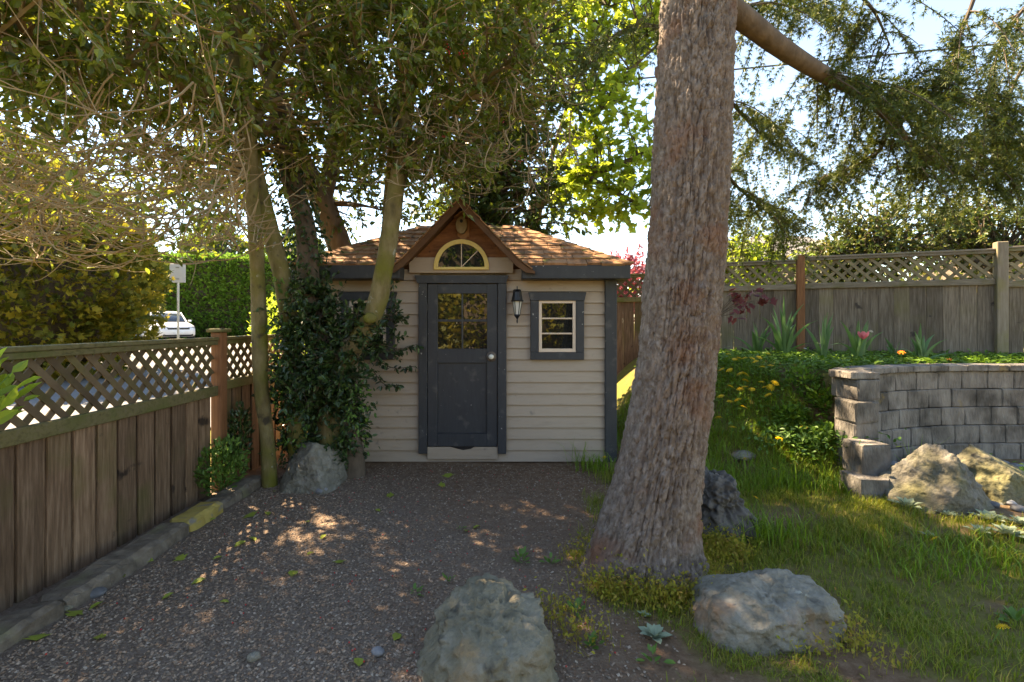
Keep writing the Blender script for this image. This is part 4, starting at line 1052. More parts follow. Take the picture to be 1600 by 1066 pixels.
# red berries in the holly crowns
for tr, cl, nb in ((hA, clA, 26), (hB, clB, 14), (hC, clC, 26)):
    b = MB(); V, T = ICO[1]
    for k in range(nb):
        c = cl[rng.integers(len(cl))] + rng.normal(0, .15, 3)
        for q in range(7): b.add(V * .0075 + c + rng.normal(0, .02, 3), T)
    stuff(wobj('berries', b, M['berry'], tr, True))

# ivy and holly growth over the lower trunks
ivy = thing('ivy', 'dark ivy thicket smothering the trunks left of the shed door', 'ivy', (-1.9, 4.75, 0))
cl = np.concatenate([in_ell(52, (-1.86, 4.72, 1.05), (.36, .3, .34)), in_ell(34, (-2.0, 4.85, 1.55), (.3, .3, .5)), in_ell(12, (-1.6, 4.8, 1.4), (.22, .25, .35)), in_ell(12, (-1.75, 4.9, .55), (.22, .2, .4)),
                     in_ell(5, (-1.36, 5.25, 1.45), (.16, .1, .3)), in_ell(14, (-2.3, 4.95, .75), (.16, .2, .6))])
spI = np.concatenate([pC[pC[:, 2] < 2.1], pB[pB[:, 2] < 2.4], pC2[pC2[:, 2] < 2.6]])
wood, lf = crown(cl, spI, 'leaf', .062, 8, 10, .2, .4, -.2, .01)
stuff(wobj('stems', wood, M['twigdark'], ivy)); wobj('foliage', lf, M['ivy'], ivy)
def cling(path, rfn, n, size, kind='leaf', spread=.05):
    """leaves clinging round a trunk path"""
    i0 = rng.uniform(0, len(path) - 1.001, n); k = i0.astype(int); f_ = (i0 - k)[:, None]; p = path[k] * (1 - f_) + path[k + 1] * f_
    a = rng.uniform(0, 2 * np.pi, n); o = np.stack([np.cos(a), np.sin(a), rng.normal(0, .2, n)], -1); r = rfn + np.abs(rng.normal(0, spread, n))
    p = p + o * r[:, None]; d = unit(o * .5 + rng.normal(0, .5, (n, 3)) + [0, 0, -.6]); return leaves(kind, p, d, size * rng.uniform(.6, 1.2, n), .2)
lf = MB()
V, T = cling(pC2[(pC2[:, 2] > .3) & (pC2[:, 2] < 3.6)], .12, 2600, .06, spread=.07); lf.add(V, T)
V, T = cling(pC[(pC[:, 2] < .95)], .19, 900, .05, spread=.04); lf.add(V, T)
V, T = cling(pB[(pB[:, 2] > .1) & (pB[:, 2] < 1.1)], .12, 500, .05, spread=.03); lf.add(V, T)
wobj('clinging_leaves', lf, M['ivy'], ivy)
# sprays reaching over the siding
lf = MB(); st = MB()
for pts in ([P(590, 545, 5.2), P(620, 548, 5.28), P(652, 538, 5.33)], [P(585, 560, 5.2), P(615, 575, 5.3), P(650, 572, 5.34)], [P(580, 575, 5.2), P(600, 600, 5.3), P(625, 602, 5.36)], [P(590, 520, 5.2), P(612, 470, 5.3), P(615, 430, 5.3)], [P(560, 600, 5.1), P(565, 660, 5.2), P(560, 740, 5.3)]):
    q = smooth_path(pts, 14); st.tube(q, np.linspace(.006, .003, 14), 4, False)
    V, T = cling(q, .01, 46, .07, spread=.025); lf.add(V, T)
wobj('trailing_leaves', lf, M['ivy'], ivy); wobj('trailing_stems', st, M['twigdark'], ivy)
wd = thing('climbing_weed', 'fresh green climber on the leaning pale holly stem', 'weed', (-2.2, 4.7, .2))
lf = MB()
for pts, n in (([P(448, 560, 4.7), P(440, 500, 4.7), P(436, 430, 4.7)], 150), ([P(462, 700, 4.65), P(448, 620, 4.65), P(450, 560, 4.7)], 140), ([P(560, 700, 4.75), P(557, 640, 4.75), P(555, 600, 4.75)], 120)):
    V, T = cling(smooth_path(pts, 12), .05, n, .055, spread=.06); lf.add(V, T)
wobj('leaves', lf, M['ivybright'], wd)

def bushlet(name, label, cat, c, r, n, size, mat, kind='leaf', group=None, stem=M['stem'], nst=6):
    b = thing(name, label, cat, c, group); pos = in_ell(n, np.asarray(c) + [0, 0, r[2] * .9], r, .2); d = unit(pos - np.asarray(c)) + rng.normal(0, .5, (n, 3))
    V, T = leaves(kind, pos, d, size * rng.uniform(.6, 1.25, n), .5); wobj('leaves', MB().add(V, T), mat, b)
    s = MB()
    for k in range(nst): s.tube(bent(c, pos[k], 5, .1, .1), np.linspace(.005, .002, 5), 4, False)
    wobj('stems', s, stem, b); return b
bushlet('ivy_clump', 'leafy ivy clump climbing the foot of the red cedar post', 'ivy', (-2.62, 4.4, .02), (.16, .3, .26), 900, .05, M['ivybright'])
bushlet('ivy_clump', 'taller ivy strand climbing beside the red cedar post', 'ivy', (-2.66, 4.75, .2), (.08, .18, .3), 420, .05, M['ivy'])
# broadleaf shrub poking in over the fence at the near end
bushlet('leafy_shrub', 'bright green broad-leaved shrub poking out in front of the lattice', 'shrub', (-2.62, 2.28, .95), (.2, .3, .24), 70, .13, M['lime'])
bushlet('leafy_shrub', 'lime green sunlit shrub beyond the fence before the clipped hedge', 'shrub', (-6.3, 13.2, .2), (.8, .7, 1.15), 900, .15, M['lime'], group='sunlit shrubs')
bushlet('leafy_shrub', 'lime green shrub glimpsed between the holly trunks', 'shrub', (-4.9, 11.0, .2), (.7, .6, 1.2), 700, .14, M['lime'], group='sunlit shrubs')

# ------------------------------------------------------------------ the big conifer
con = tree_thing('conifer_tree', 'huge leaning conifer with thick scaly grey-red bark', (.82, 3.12, 0))
nseg, nring = 300, 500
zz = np.linspace(-.1, 4.6, nring); zf_ = np.clip((zz + .1) / 3.8, 0, 2)
axis = np.stack([.80 + .1 * zz + .012 * zz ** 2, 3.14 + .015 * zz, zz], -1)
ax2 = P(1005, 900, 3.12); tp = P(1092, 0, 3.15)
axis[:, 0] = np.interp(zz, [-.1, .1, .55, 1.3, 2.2, 3.65, 4.6], [P(1000, 905, 3.12)[0], P(1003, 905, 3.12)[0], P(1030, 790, 3.12)[0], P(1061, 600, 3.12)[0], P(1080, 350, 3.12)[0], P(1096, 0, 3.12)[0], P(1092, 0, 3.12)[0] + .12])
for k in range(3): axis[:, 0] = np.convolve(np.pad(axis[:, 0], 20, 'edge'), np.ones(41) / 41, 'valid')
rad = np.interp(zz, [-.1, .05, .25, .6, 1.2, 2.2, 3.7, 4.6], [.325, .295, .265, .234, .214, .205, .2, .19])
th = np.linspace(0, 2 * np.pi, nseg, endpoint=False); TH, ZZ = np.meshgrid(th, zz)
fl = np.exp(-np.maximum(ZZ, 0) / .22) * (.10 * np.maximum(0, np.cos(TH - 3.6)) ** 2 + .06 * np.maximum(0, np.cos(TH + .5)) ** 3 + .05 * np.maximum(0, np.cos(TH - 5.0)) ** 3)
def plates(u, v, su, sv, seed):
    """cellular bark plates: distance to the nearest cell border"""
    a = u * su; b_ = v * sv; per = int(round(2 * np.pi * .27 * su))
    ia, ib = np.floor(a).astype(np.int64), np.floor(b_).astype(np.int64); f1 = np.full(a.shape, 9.); f2 = np.full(a.shape, 9.); idv = np.zeros(a.shape)
    for da in (-1, 0, 1):
        for db in (-1, 0, 1):
            ca_, cb_ = ia + da, ib + db; cw = np.mod(ca_, per)
            jx = hash3(cw, cb_, cw * 0, seed); jy = hash3(cw, cb_, cw * 0, seed + 1)
            d = np.hypot(ca_ + jx - a, cb_ + jy - b_); near = d < f1
            f2 = np.where(near, f1, np.minimum(f2, d)); idv = np.where(near, hash3(cw, cb_, cw * 0, seed + 2), idv); f1 = np.where(near, d, f1)
    return f2 - f1, idv
per = 68; su = per / (2 * np.pi * .27)
nzw = fbm(np.stack([np.cos(TH) * 2.2, np.sin(TH) * 2.2, ZZ * 3], -1), 3, 6) - .5
nzw2 = fbm(np.stack([np.cos(TH) * 3.2, np.sin(TH) * 3.2, ZZ * 5], -1), 3, 16) - .5
ed, idv = plates(TH * .27 + nzw * .05 + (fbm(np.stack([np.cos(TH) * 12, np.sin(TH) * 12, ZZ * 16], -1), 3, 88) - .5) * .03, ZZ + nzw2 * .16, su, su * .30, 40)
fine = fbm(np.stack([np.cos(TH) * 14, np.sin(TH) * 14, ZZ * 26], -1), 4, 50) - .5
ridge = np.abs(fbm(np.stack([np.cos(TH) * 7, np.sin(TH) * 7, ZZ * 1.9], -1), 4, 61) - .5)
ed2, id2 = plates(TH * .27 + nzw2 * .05, ZZ + nzw * .08, 2 * su, su * .9, 45)
rg = sstep(.0, .06, ridge)
tz = fbm(np.stack([np.cos(TH) * 9, np.sin(TH) * 9, ZZ * 13], -1), 4, 83) * 7; ter = np.floor(tz) + sstep(.55, 1, tz - np.floor(tz))
disp = .012 * sstep(.03, .13, ed) + .006 * (idv - .5) + .004 * sstep(.02, .12, ed2) + .004 * (id2 - .5) + .009 * fine + .018 * rg + .006 * (ter - 3)
big = fbm(np.stack([np.cos(TH) * 1.2, np.sin(TH) * 1.2, ZZ * 1.1], -1), 3, 71) - .5
rr = rad[:, None] * (1 + .10 * big) + fl + disp
Vt = np.stack([axis[:, 0:1] + rr * np.cos(TH), axis[:, 1:2] + rr * np.sin(TH), ZZ], -1).reshape(-1, 3)
i = np.arange(nring - 1)[:, None] * nseg; j = np.arange(nseg)[None]; k = (j + 1) % nseg
Qt = np.stack([i + j, i + k, i + nseg + k, i + nseg + j], -1).reshape(-1, 4)
wobj('trunk', mesh_np('trunk', Vt, None, Qt, True), M['bark'], con)
up = MB(); tpz = np.array([axis[-1], axis[-1] + [.15, .05, 1.5], axis[-1] + [.3, .1, 4], axis[-1] + [.4, .1, 8]])
up.tube(smooth_path(tpz, 30), np.linspace(.22, .05, 30), 16, True); wobj('upper_trunk', up, M['bark'], con, True)

def cedar_branch(path, r0, r1, wood, tp_, td_, ts_, dens=9.0, sl_len=.55, droop=.75, tl=.17, tuft=.046, tstep=.026):
    path = np.asarray(path); m_ = len(path); wood.tube(path, np.linspace(r0, r1, m_), 8, False)
    L_ = np.linalg.norm(np.diff(path, axis=0), axis=1).sum(); ns = int(L_ * dens)
    for s in range(ns):
        t = rng.uniform(.12, 1) if s else 1; q = t * (m_ - 1); i0 = min(int(q), m_ - 2); p = path[i0] + (path[i0 + 1] - path[i0]) * (q - i0)
        tn = unit(path[i0 + 1] - path[i0]); sd_ = unit(np.cross(tn, [0, 0, 1])) * rng.choice([-1, 1])
        v = unit(tn * rng.uniform(.3, .9) + sd_ * rng.uniform(.4, 1.0) + [0, 0, rng.normal(.0, .25)]); l_ = sl_len * rng.uniform(.5, 1.25) * (1.15 - .5 * t)
        tt = np.linspace(0, 1, 7)[:, None]; b2 = p + v * l_ * tt + np.array([0, 0, -droop * l_]) * tt ** 2
        wood.tube(b2, np.linspace(.006, .0025, 7), 4, False)
        nt_ = int(l_ / .03)
        for w_ in range(nt_):
            q = (w_ + rng.random()) / nt_ * 5.9; i1 = int(q); pp = b2[i1] + (b2[i1 + 1] - b2[i1]) * (q - i1); tn2 = unit(b2[i1 + 1] - b2[i1])
            v2 = unit(tn2 * .8 + rng.normal(0, .7, 3) + [0, 0, -.25]); l2 = tl * rng.uniform(.4, 1.2); k_ = max(2, int(l2 / tstep))
            tt2 = np.linspace(.1, 1, k_)[:, None]; pts = pp + v2 * l2 * tt2 + np.array([0, 0, -.2 * l2]) * tt2 ** 2
            tp_.append(pts); td_.append(np.repeat((v2 + [0, 0, -.2])[None], k_, 0) + rng.normal(0, .25, (k_, 3))); ts_.append(np.full(k_, tuft) * rng.uniform(.8, 1.2, k_))
def finish(root, wood, tp_, td_, ts_, nm='needles'):
    V, T = leaves('tuft', np.concatenate(tp_), np.concatenate(td_), np.concatenate(ts_), .3)
    stuff(wobj('branches', wood, M['twigdark'], root)); wobj(nm, MB().add(V, T), M['needle'], root)
wood = MB(); tp_, td_, ts_ = [], [], []
limb = smooth_path([P(1120, 0, 3.2), P(1165, 32, 3.3), P(1225, 78, 3.45), P(1290, 118, 3.65), P(1345, 145, 3.85), P(1395, 190, 4.1), P(1425, 232, 4.25), P(1470, 262, 4.4), P(1530, 280, 4.55)], 24)
lb = MB(); lb.tube(limb, np.linspace(.085, .008, 24), 12, False); wobj('limb', lb, M['dark_bark'], con, True)
cedar_branch(limb[5:], .03, .012, wood, tp_, td_, ts_, 20, .6)
lm2 = smooth_path([limb[15], P(1400, 140, 4.0), P(1470, 150, 4.2), P(1560, 165, 4.4), P(1640, 190, 4.5)], 16)
cedar_branch(lm2, .03, .008, wood, tp_, td_, ts_, 18, .55)
for pts, dn in (([P(1535, -40, 3.9), P(1510, 30, 3.9), P(1485, 90, 3.95), P(1462, 140, 4.0)], 13), ([P(1640, -30, 4.1), P(1580, 40, 4.1), P(1550, 110, 4.15), P(1540, 180, 4.2)], 16),
                ([P(1150, 20, 3.5), P(1190, 5, 3.9), P(1250, 15, 4.3), P(1300, 45, 4.6)], 9), ([P(1300, -40, 3.8), P(1360, 10, 3.9), P(1390, 70, 4.0)], 14),
                ([P(1120, 130, 3.6), P(1160, 180, 4.3), P(1195, 215, 4.8), P(1235, 240, 5.0)], 12), ([P(1110, 230, 3.7), P(1150, 290, 4.5), P(1195, 325, 5.1), P(1240, 350, 5.3)], 13),
                ([P(1420, 240, 4.25), P(1470, 225, 4.5), P(1540, 215, 4.7), P(1620, 235, 4.8)], 16), ([P(1395, 190, 4.1), P(1370, 240, 4.4), P(1320, 265, 4.6), P(1260, 285, 4.8)], 18),
                ([P(1640, 60, 4.6), P(1590, 120, 4.7), P(1560, 210, 4.8), P(1550, 260, 4.9)], 14), ([P(1090, 60, 3.3), P(1010, 40, 3.9), P(960, 60, 4.4), P(930, 95, 4.8)], 5)):
    cedar_branch(smooth_path(pts, 14), .018, .006, wood, tp_, td_, ts_, dn * 1.3, .52)
finish(con, wood, tp_, td_, ts_)
# the rest of its crown, high over the yard
wood = MB(); tp_, td_, ts_ = [], [], []
for k in range(12):
    z = rng.uniform(5.0, 11.5); a = rng.uniform(0, 2 * np.pi); L_ = rng.uniform(1.6, 3.0) * (1.25 - (z - 5) / 11); s0 = np.array([1.3 + (z - 4) * .05, 3.25, z])
    e = s0 + np.array([math.cos(a), math.sin(a), -.18]) * L_
    cedar_branch(bent(s0, e, 12, .06, .05), .05, .01, wood, tp_, td_, ts_, 3.5, .8, .5, .3, .085, .1)
finish(con, wood, tp_, td_, ts_, 'upper_needles')

# purple maple sprig behind the trunk
sp_ = thing('maple_sapling', 'small purple-leaved maple sprig beside the conifer trunk', 'sapling', (1.75, 4.1, .1))
s = MB(); s.tube(smooth_path([(1.6, 4.1, .05), (1.6, 4.1, .8), (1.68, 4.1, 1.5), P(1150, 462, 4.1)], 12), np.linspace(.012, .005, 12), 5, False)
tips = [P(1150, 460, 4.1), P(1175, 455, 4.1), P(1192, 468, 4.05), P(1160, 475, 4.1), P(1150, 492, 4.1)]
for e in tips: s.tube(bent((1.7, 4.1, 1.58), e, 5, .1, .05), np.linspace(.004, .002, 5), 4, False)
wobj('stem', s, M['twigdark'], sp_)
pos = np.concatenate([np.array(e) + rng.normal(0, .03, (7, 3)) for e in tips]); V, T = leaves('maple', pos, rng.normal(0, 1, (len(pos), 3)) + [.4, 0, -.5], .075); wobj('leaves', MB().add(V, T), M['redmaple'], sp_)

# ------------------------------------------------------------------ trees and bushes behind
dt = tree_thing('ivy_clad_tree', 'dense dark ivy-clad tree rising right behind the shed roof', (-.4, 8.2, .2), 'trees behind the yard')
tb_, pD = trunk_mesh([(-.4, 8.2, .1), (-.35, 8.2, 2), (-.3, 8.25, 3.6), (-.1, 8.2, 5), (0, 8.2, 7), (.1, 8.2, 9)], [.28, .25, .22, .18, .12, .05], 14, 40); wobj('trunk', tb_, M['dark_bark'], dt, True)
cl = np.concatenate([in_ell(120, (-.35, 8.0, 3.6), (1.35, .8, 1.3)), in_ell(110, (-.2, 8.2, 5.5), (1.9, 1.2, 1.6)), in_ell(24, (-.2, 8.3, 7.8), (1.5, 1.3, 1.5))])
wood, lf = crown(cl, pD[8:], 'leaf', .12, 6, 9, .45, .4, -.15, .03); stuff(wobj('branches', wood, M['twigdark'], dt)); wobj('crown', lf, M['darkleaf'], dt)
# leaning bare trunks seen between the hollies
lt = tree_thing('leaning_tree', 'thick brown leaning trunk left of the shed roof, forking upward', (-1.9, 6.9, 0), 'trees behind the yard')
tb_, pL = trunk_mesh([P(560, 500, 6.9), P(535, 400, 6.8), P(505, 320, 6.7), P(470, 250, 6.6), P(440, 170, 6.5), P(400, 60, 6.4), (-3.7, 6.3, 6.6)], [.17, .17, .16, .14, .12, .1, .04], 14, 40, .07); wobj('trunk', tb_, M['dark_bark'], lt, True)
tb_, pL2 = trunk_mesh([P(505, 320, 6.7), P(522, 240, 6.8), P(524, 170, 6.8), P(503, 85, 6.8), P(482, 10, 6.8), (-2.9, 6.9, 7)], [.1, .11, .11, .1, .08, .04], 12, 30, .07); wobj('limb', tb_, M['dark_bark'], lt, True)
cl = np.concatenate([in_ell(80, (-3.0, 6.9, 5.6), (1.6, 1.2, 1.3)), in_ell(90, (-2.9, 7.0, 7.2), (2.1, 1.7, 1.5)), in_ell(26, (-2.0, 7.0, 3.6), (.7, .6, .9))])
wood, lf = crown(cl, np.vstack([pL[15:], pL2]), 'leaf', .095, 6, 8, .5, .4, -.15, .022); stuff(wobj('branches', wood, M['twigdark'], lt)); wobj('crown', lf, M['darkleaf'], lt)
# lime maple
mp = tree_thing('maple_tree', 'lime-leaved maple with dark crooked branches behind the shed', (1.0, 9.6, .5), 'trees behind the yard')
tb_, pM = trunk_mesh([(.2, 9.9, .5), (.3, 9.8, 2.4), P(835, 330, 9.5), P(870, 300, 9.4), P(905, 270, 9.3), P(955, 262, 9.2), P(1015, 235, 9.1)], [.16, .15, .14, .12, .1, .06, .03], 12, 40, .07); wobj('trunk', tb_, M['dark_bark'], mp, True)
lmb = MB(); spM = list(pM[14:])
for pts in ([(.3, 9.8, 2.4), (.7, 9.7, 4.5), (1.3, 9.5, 6.4), (2.0, 9.4, 8)], [(.7, 9.7, 4.5), P(930, 180, 9.2), P(985, 110, 9), P(1040, 60, 8.8)], [P(905, 270, 9.3), P(960, 300, 9.1), P(1020, 330, 9.0)], [(1.3, 9.5, 6.4), P(960, 60, 9), P(1020, 20, 8.9)]):
    q = smooth_path(pts, 16); lmb.tube(q, np.linspace(.07, .02, 16), 8, False); spM += list(q)
wobj('limbs', lmb, M['dark_bark'], mp, True)
cl = np.concatenate([in_ell(36, P(960, 200, 9.2), (1.0, .8, 1.0)), in_ell(34, P(960, 50, 9.2), (1.4, 1.0, 1.0)), in_ell(22, P(1000, 300, 9.0), (.7, .6, .5)), in_ell(60, (1.4, 9.6, 7.6), (1.8, 1.5, 1.3)), in_ell(26, P(890, 300, 9.3), (.6, .6, .7))])
wood, lf = crown(cl, spM, 'maple', .15, 5, 6, .5, .5, -.1, .02); stuff(wobj('branches', wood, M['twigdark'], mp)); wobj('crown', lf, M['lime'], mp)
# pink blossoming tree
pk = tree_thing('blossom_tree', 'small pink-blossomed tree glimpsed beyond the shed corner', (3.2, 13.6, .7), 'trees behind the yard')
tb_, pP = trunk_mesh([(3.2, 13.6, .6), (3.25, 13.6, 1.6), (3.3, 13.6, 2.6)], [.08, .07, .04], 10, 14); wobj('trunk', tb_, M['dark_bark'], pk, True)
wood, lf = crown(in_ell(60, (3.3, 13.6, 2.6), (.9, .8, .95)), pP, 'small', .11, 7, 14, .35, .3, .2, .015); stuff(wobj('branches', wood, M['twigdark'], pk)); wobj('crown', lf, M['pink'], pk)
# shrubs behind the right fence
def shrub(label, cl, base, lsize, mat, kind='leaf', tw=7, lp=10, twl=.35, group='shrubs behind the right fence', nm='shrub', wm='twigdark'):
    b = thing(nm, label, 'shrub', base, group); sp0 = [np.array(base) + np.array([rng.normal(0, .25), rng.normal(0, .2), q]) for q in np.linspace(0, 1.8, 12)]
    wood, lf = crown(cl, sp0, kind, lsize, tw, lp, twl, .4, .1, .022); stuff(wobj('branches', wood, M[wm], b)); wobj('foliage', lf, mat, b)
shrub('big laurel shrub overtopping the grey fence beneath the cedar limb', np.concatenate([in_ell(90, (7.0, 9.3, 3.2), (1.2, .8, .85)), in_ell(50, (6.1, 9.4, 2.7), (.6, .6, .5))]), (6.9, 9.3, .9), .085, M['laurel'])
shrub('taller laurel shrub with yellowing leaves, rising past the grey post', np.concatenate([in_ell(80, (8.9, 8.9, 3.25), (1.2, .9, .9)), in_ell(30, (8.0, 9.2, 3.3), (.7, .7, .8))]), (8.8, 8.9, .9), .085, M['laurel'])
shrub('yellow-green shrub showing through the lattice by the conifer trunk', np.concatenate([in_ell(70, (4.6, 9.6, 2.6), (1.1, .6, .75)), in_ell(40, (3.4, 10.0, 2.2), (.7, .6, .7))]), (4.5, 9.6, .8), .09, M['lime'])
# distant dark conifer beyond the fence
c2 = tree_thing('cedar_tree', 'dark drooping cedar standing beyond the fence behind the trunk', (4.4, 11.5, .8), 'trees behind the yard')
tb_, pX = trunk_mesh([(4.4, 11.5, .7), (4.4, 11.5, 4), (4.45, 11.5, 9)], [.2, .16, .04], 12, 24); wobj('trunk', tb_, M['dark_bark'], c2, True)
wood = MB(); tp_, td_, ts_ = [], [], []
for k in range(26):
    z = rng.uniform(2.6, 6.2); a = rng.uniform(0, 2 * np.pi); L_ = rng.uniform(.9, 1.5) * (1.1 - (z - 2.6) / 7); s0 = np.array([4.4, 11.5, z])
    cedar_branch(bent(s0, s0 + np.array([math.cos(a), math.sin(a), -.2]) * L_, 9, .05, .05), .03, .008, wood, tp_, td_, ts_, 7, .5, .5, .2, .075, .07)
finish(c2, wood, tp_, td_, ts_)

# thuja bush beyond the road
def bush(name, label, c, r, n, size, mat, kind='spray', group=None, flat_=.2, shell=.78, cat='bush', noise=.25, boxy=0):
    b = thing(name, label, cat, (c[0], c[1], c[2] - r[2]), group)
    pos = in_ell(n, (0, 0, 0), (1, 1, 1), shell); q = fbm(pos * 3.2 + c[0], 4, 5) - .5
    if boxy: pos = pos / (np.abs(pos) ** 4).sum(1)[:, None] ** (.25 * boxy) * np.linalg.norm(pos, axis=1)[:, None] ** boxy
    pos = pos * (1 + q * 2 * noise)[:, None]; nr = unit(pos); pos = np.asarray(c) + pos * np.asarray(r)
    V, T = leaves(kind, pos, nr * .7 + rng.normal(0, .5, (n, 3)) + [0, 0, .35], size * rng.uniform(.6, 1.3, n), flat_)
    wobj('foliage', MB().add(V, T), mat, b)
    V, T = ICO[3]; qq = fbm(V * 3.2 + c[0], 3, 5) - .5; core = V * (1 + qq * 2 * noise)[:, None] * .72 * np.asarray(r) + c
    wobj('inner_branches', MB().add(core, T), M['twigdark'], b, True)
    s = MB(); s.tube([(c[0], c[1], c[2] - r[2] - .1), (c[0], c[1], c[2])], [.2, .1], 10); wobj('trunk', s, M['dark_bark'], b)
    return b
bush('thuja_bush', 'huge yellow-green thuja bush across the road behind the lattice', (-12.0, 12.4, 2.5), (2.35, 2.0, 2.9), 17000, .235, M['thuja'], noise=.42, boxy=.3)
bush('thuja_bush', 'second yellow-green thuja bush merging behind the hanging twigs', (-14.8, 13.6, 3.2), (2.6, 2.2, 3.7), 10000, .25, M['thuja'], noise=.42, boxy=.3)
# clipped hedge beyond the road
hg = thing('clipped_hedge', 'tall flat-faced clipped green hedge lit along its top across the road', 'hedge', (-13, 29, .6))
a = np.array([-24., 26.5]); b_ = np.array([-7.5, 30.0]); L_ = np.linalg.norm(b_ - a); d = (b_ - a) / L_; n_ = np.array([d[1], -d[0]])
nn = 17000; u = rng.uniform(0, L_, nn); zt = rng.uniform(0, 1, nn); top = rng.random(nn) < .22
z = np.where(top, 5.35 + rng.normal(0, .06, nn), .6 + zt * 4.75); off = np.where(top, rng.uniform(-1.6, 0.02, nn), rng.normal(0, .05, nn))
pos = np.c_[a[0] + d[0] * u + n_[0] * off, a[1] + d[1] * u + n_[1] * off, z]
dr = np.where(top[:, None], np.array([0, 0, 1.]), np.array([n_[0], n_[1], .25])) + rng.normal(0, .6, (nn, 3))
V, T = leaves('small', pos, dr, .26 * rng.uniform(.6, 1.3, nn), .2); wobj('foliage', MB().add(V, T), M['hedge'], hg)
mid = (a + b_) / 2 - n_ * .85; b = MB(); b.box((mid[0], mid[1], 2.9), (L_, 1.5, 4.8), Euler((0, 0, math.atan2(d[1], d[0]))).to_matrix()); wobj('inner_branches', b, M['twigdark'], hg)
# greenery behind the viewer, which the window panes mirror
for k, (x, y, hgt, lb) in enumerate(((-2.5, -13, 9, 'tall leafy tree standing behind the viewer, mirrored in the fanlight'), (5, -14, 8, 'second leafy tree standing behind the viewer'))):
    bush('background_tree', lb, (x, y, hgt * .55), (2.6, 2.4, hgt * .42), 1800, .5, M['darkleaf'], 'small', 'trees behind the viewer', cat='tree')
bush('thuja_bush', 'sunlit yellow-green thuja bush standing behind the viewer, mirrored in the panes', (.4, -6.0, 1.6), (3.2, 1.3, 2.0), 4000, .28, M['thuja'], noise=.14)
bush('thuja_bush', 'second sunlit thuja bush behind the viewer', (-5.0, -6.5, 1.7), (2.8, 1.5, 2.2), 3500, .28, M['thuja'], noise=.14)
for k, (x, y, hgt) in enumerate(((-19, 42, 9), (-13, 46, 8), (-27, 44, 10))):
    bush('background_tree', ['dark far tree above the middle of the hedge', 'dark far tree above the right end of the hedge', 'dark far tree above the left end of the hedge'][k], (x, y, hgt * .55), (3.2, 3, hgt * .5), 2600, .6, M['darkleaf'], 'small', 'far trees over the hedge', cat='tree')
for k, (x, y, r) in enumerate(((9, 16, 2.2), (15, 15, 2.6), (13, 24, 3))):
    bush('background_bush', ['green bush beyond the laurel shrubs', 'wide green bush beyond the grey post', 'far green bush beside the neighbour house'][k], (x, y, .8 + r * .55), (r * 1.2, r, r * .75), 2500, .25, M['laurel'], 'small', 'bushes beyond the right fence')

# ------------------------------------------------------------------ far house, sign, car, wires
hs = thing('house', 'pale neighbouring house with grey roof above the right fence', 'house', (17.0, 30, .8))
b = MB(); b.box((17, 31, 3.0), (7, 6, 4.6)); wobj('wall', b, M['housewall'], hs)
b = MB(); b.add([(13.0, 27.4, 5.3), (21, 27.4, 5.3), (21, 34.6, 5.3), (13, 34.6, 5.3), (15.4, 31, 7.1), (18.6, 31, 7.1)], [(1, 2, 5), (3, 0, 4)], [(0, 1, 5, 4), (2, 3, 4, 5), (3, 2, 1, 0)]); wobj('roof', b, M['roofgrey'], hs)
b = MB(); b.box((17, 27.45, 5.22), (7.9, .08, .2)); wobj('gutter', b, M['signwhite'], hs)
for x in (14.8, 17, 19.2):
    wn = obj('window', None, None, hs, (x, 27.97, 3.4)); b = MB(); b.box((x, 27.97, 4.0), (1.1, .06, 1.2)); wobj('frame', b, M['signwhite'], wn)
    b = MB(); b.box((x, 27.93, 4.0), (.95, .04, 1.05)); wobj('pane', b, M['glass'], wn)

sg = thing('street_sign', 'white rectangular street sign on a thin steel pole by the hedge', 'sign', (-11.75, 17, .4))
p0 = P(277.5, 427, 17); b = MB(); b.box(p0, (.56, .012, .66), ch=.004); wobj('sign_board', b, M['signwhite'], sg)
b = MB(); b.tube([(p0[0], 17.03, .3), (p0[0], 17.03, p0[2] + .25)], .035, 8); wobj('pole', b, M['steel'], sg)
for z in (-.2, .2):
    b = MB(); b.box((p0[0], 17.0, p0[2] + z), (.12, .03, .03)); wobj('bracket', b, M['steel'], sg)

car = thing('car', 'white car with dark grille driving past the clipped hedge', 'car', (-18.0, 25.2, .62))
ca_ = math.atan2(-.62, .78); ct, st_ = math.cos(ca_), math.sin(ca_); CO = np.array([-17.95, 25.1, .66])
def cw(V): V = np.asarray(V, float); return np.c_[V[:, 0] * ct - V[:, 1] * st_, V[:, 0] * st_ + V[:, 1] * ct, V[:, 2]] + CO
def loft(stations, k=.82):
    """stations: x, half width, z0, z1 ; rounded rectangular sections"""
    V = []; Q = []; T = []; prof = [(-1, .12), (-1.0, .6), (-.93, .9), (-.78, 1), (.78, 1), (.93, .9), (1.0, .6), (1, .12), (.85, 0), (-.85, 0)]; n = len(prof)
    for (x, hw_, z0, z1) in stations:
        for (yy, zz_) in prof: V.append((x, yy * hw_, z0 + (z1 - z0) * zz_))
    for s in range(len(stations) - 1):
        for e in range(n): Q.append((s * n + e, s * n + (e + 1) % n, (s + 1) * n + (e + 1) % n, (s + 1) * n + e))
    V += [tuple(np.mean(V[:n], 0)), tuple(np.mean(V[-n:], 0))]; c0 = len(V) - 2; o = (len(stations) - 1) * n
    T = [(c0, (e + 1) % n, e) for e in range(n)] + [(c0 + 1, o + e, o + (e + 1) % n) for e in range(n)]
    return MB().add(cw(V), T, Q)
wobj('body', loft([(-2.1, .7, .35, .85), (-2.0, .82, .25, .95), (-1.2, .88, .2, 1.0), (.6, .88, .2, .98), (1.3, .86, .2, .92), (1.8, .82, .22, .82), (2.05, .72, .28, .72), (2.12, .6, .34, .6)]), M['white_paint'], car, True)
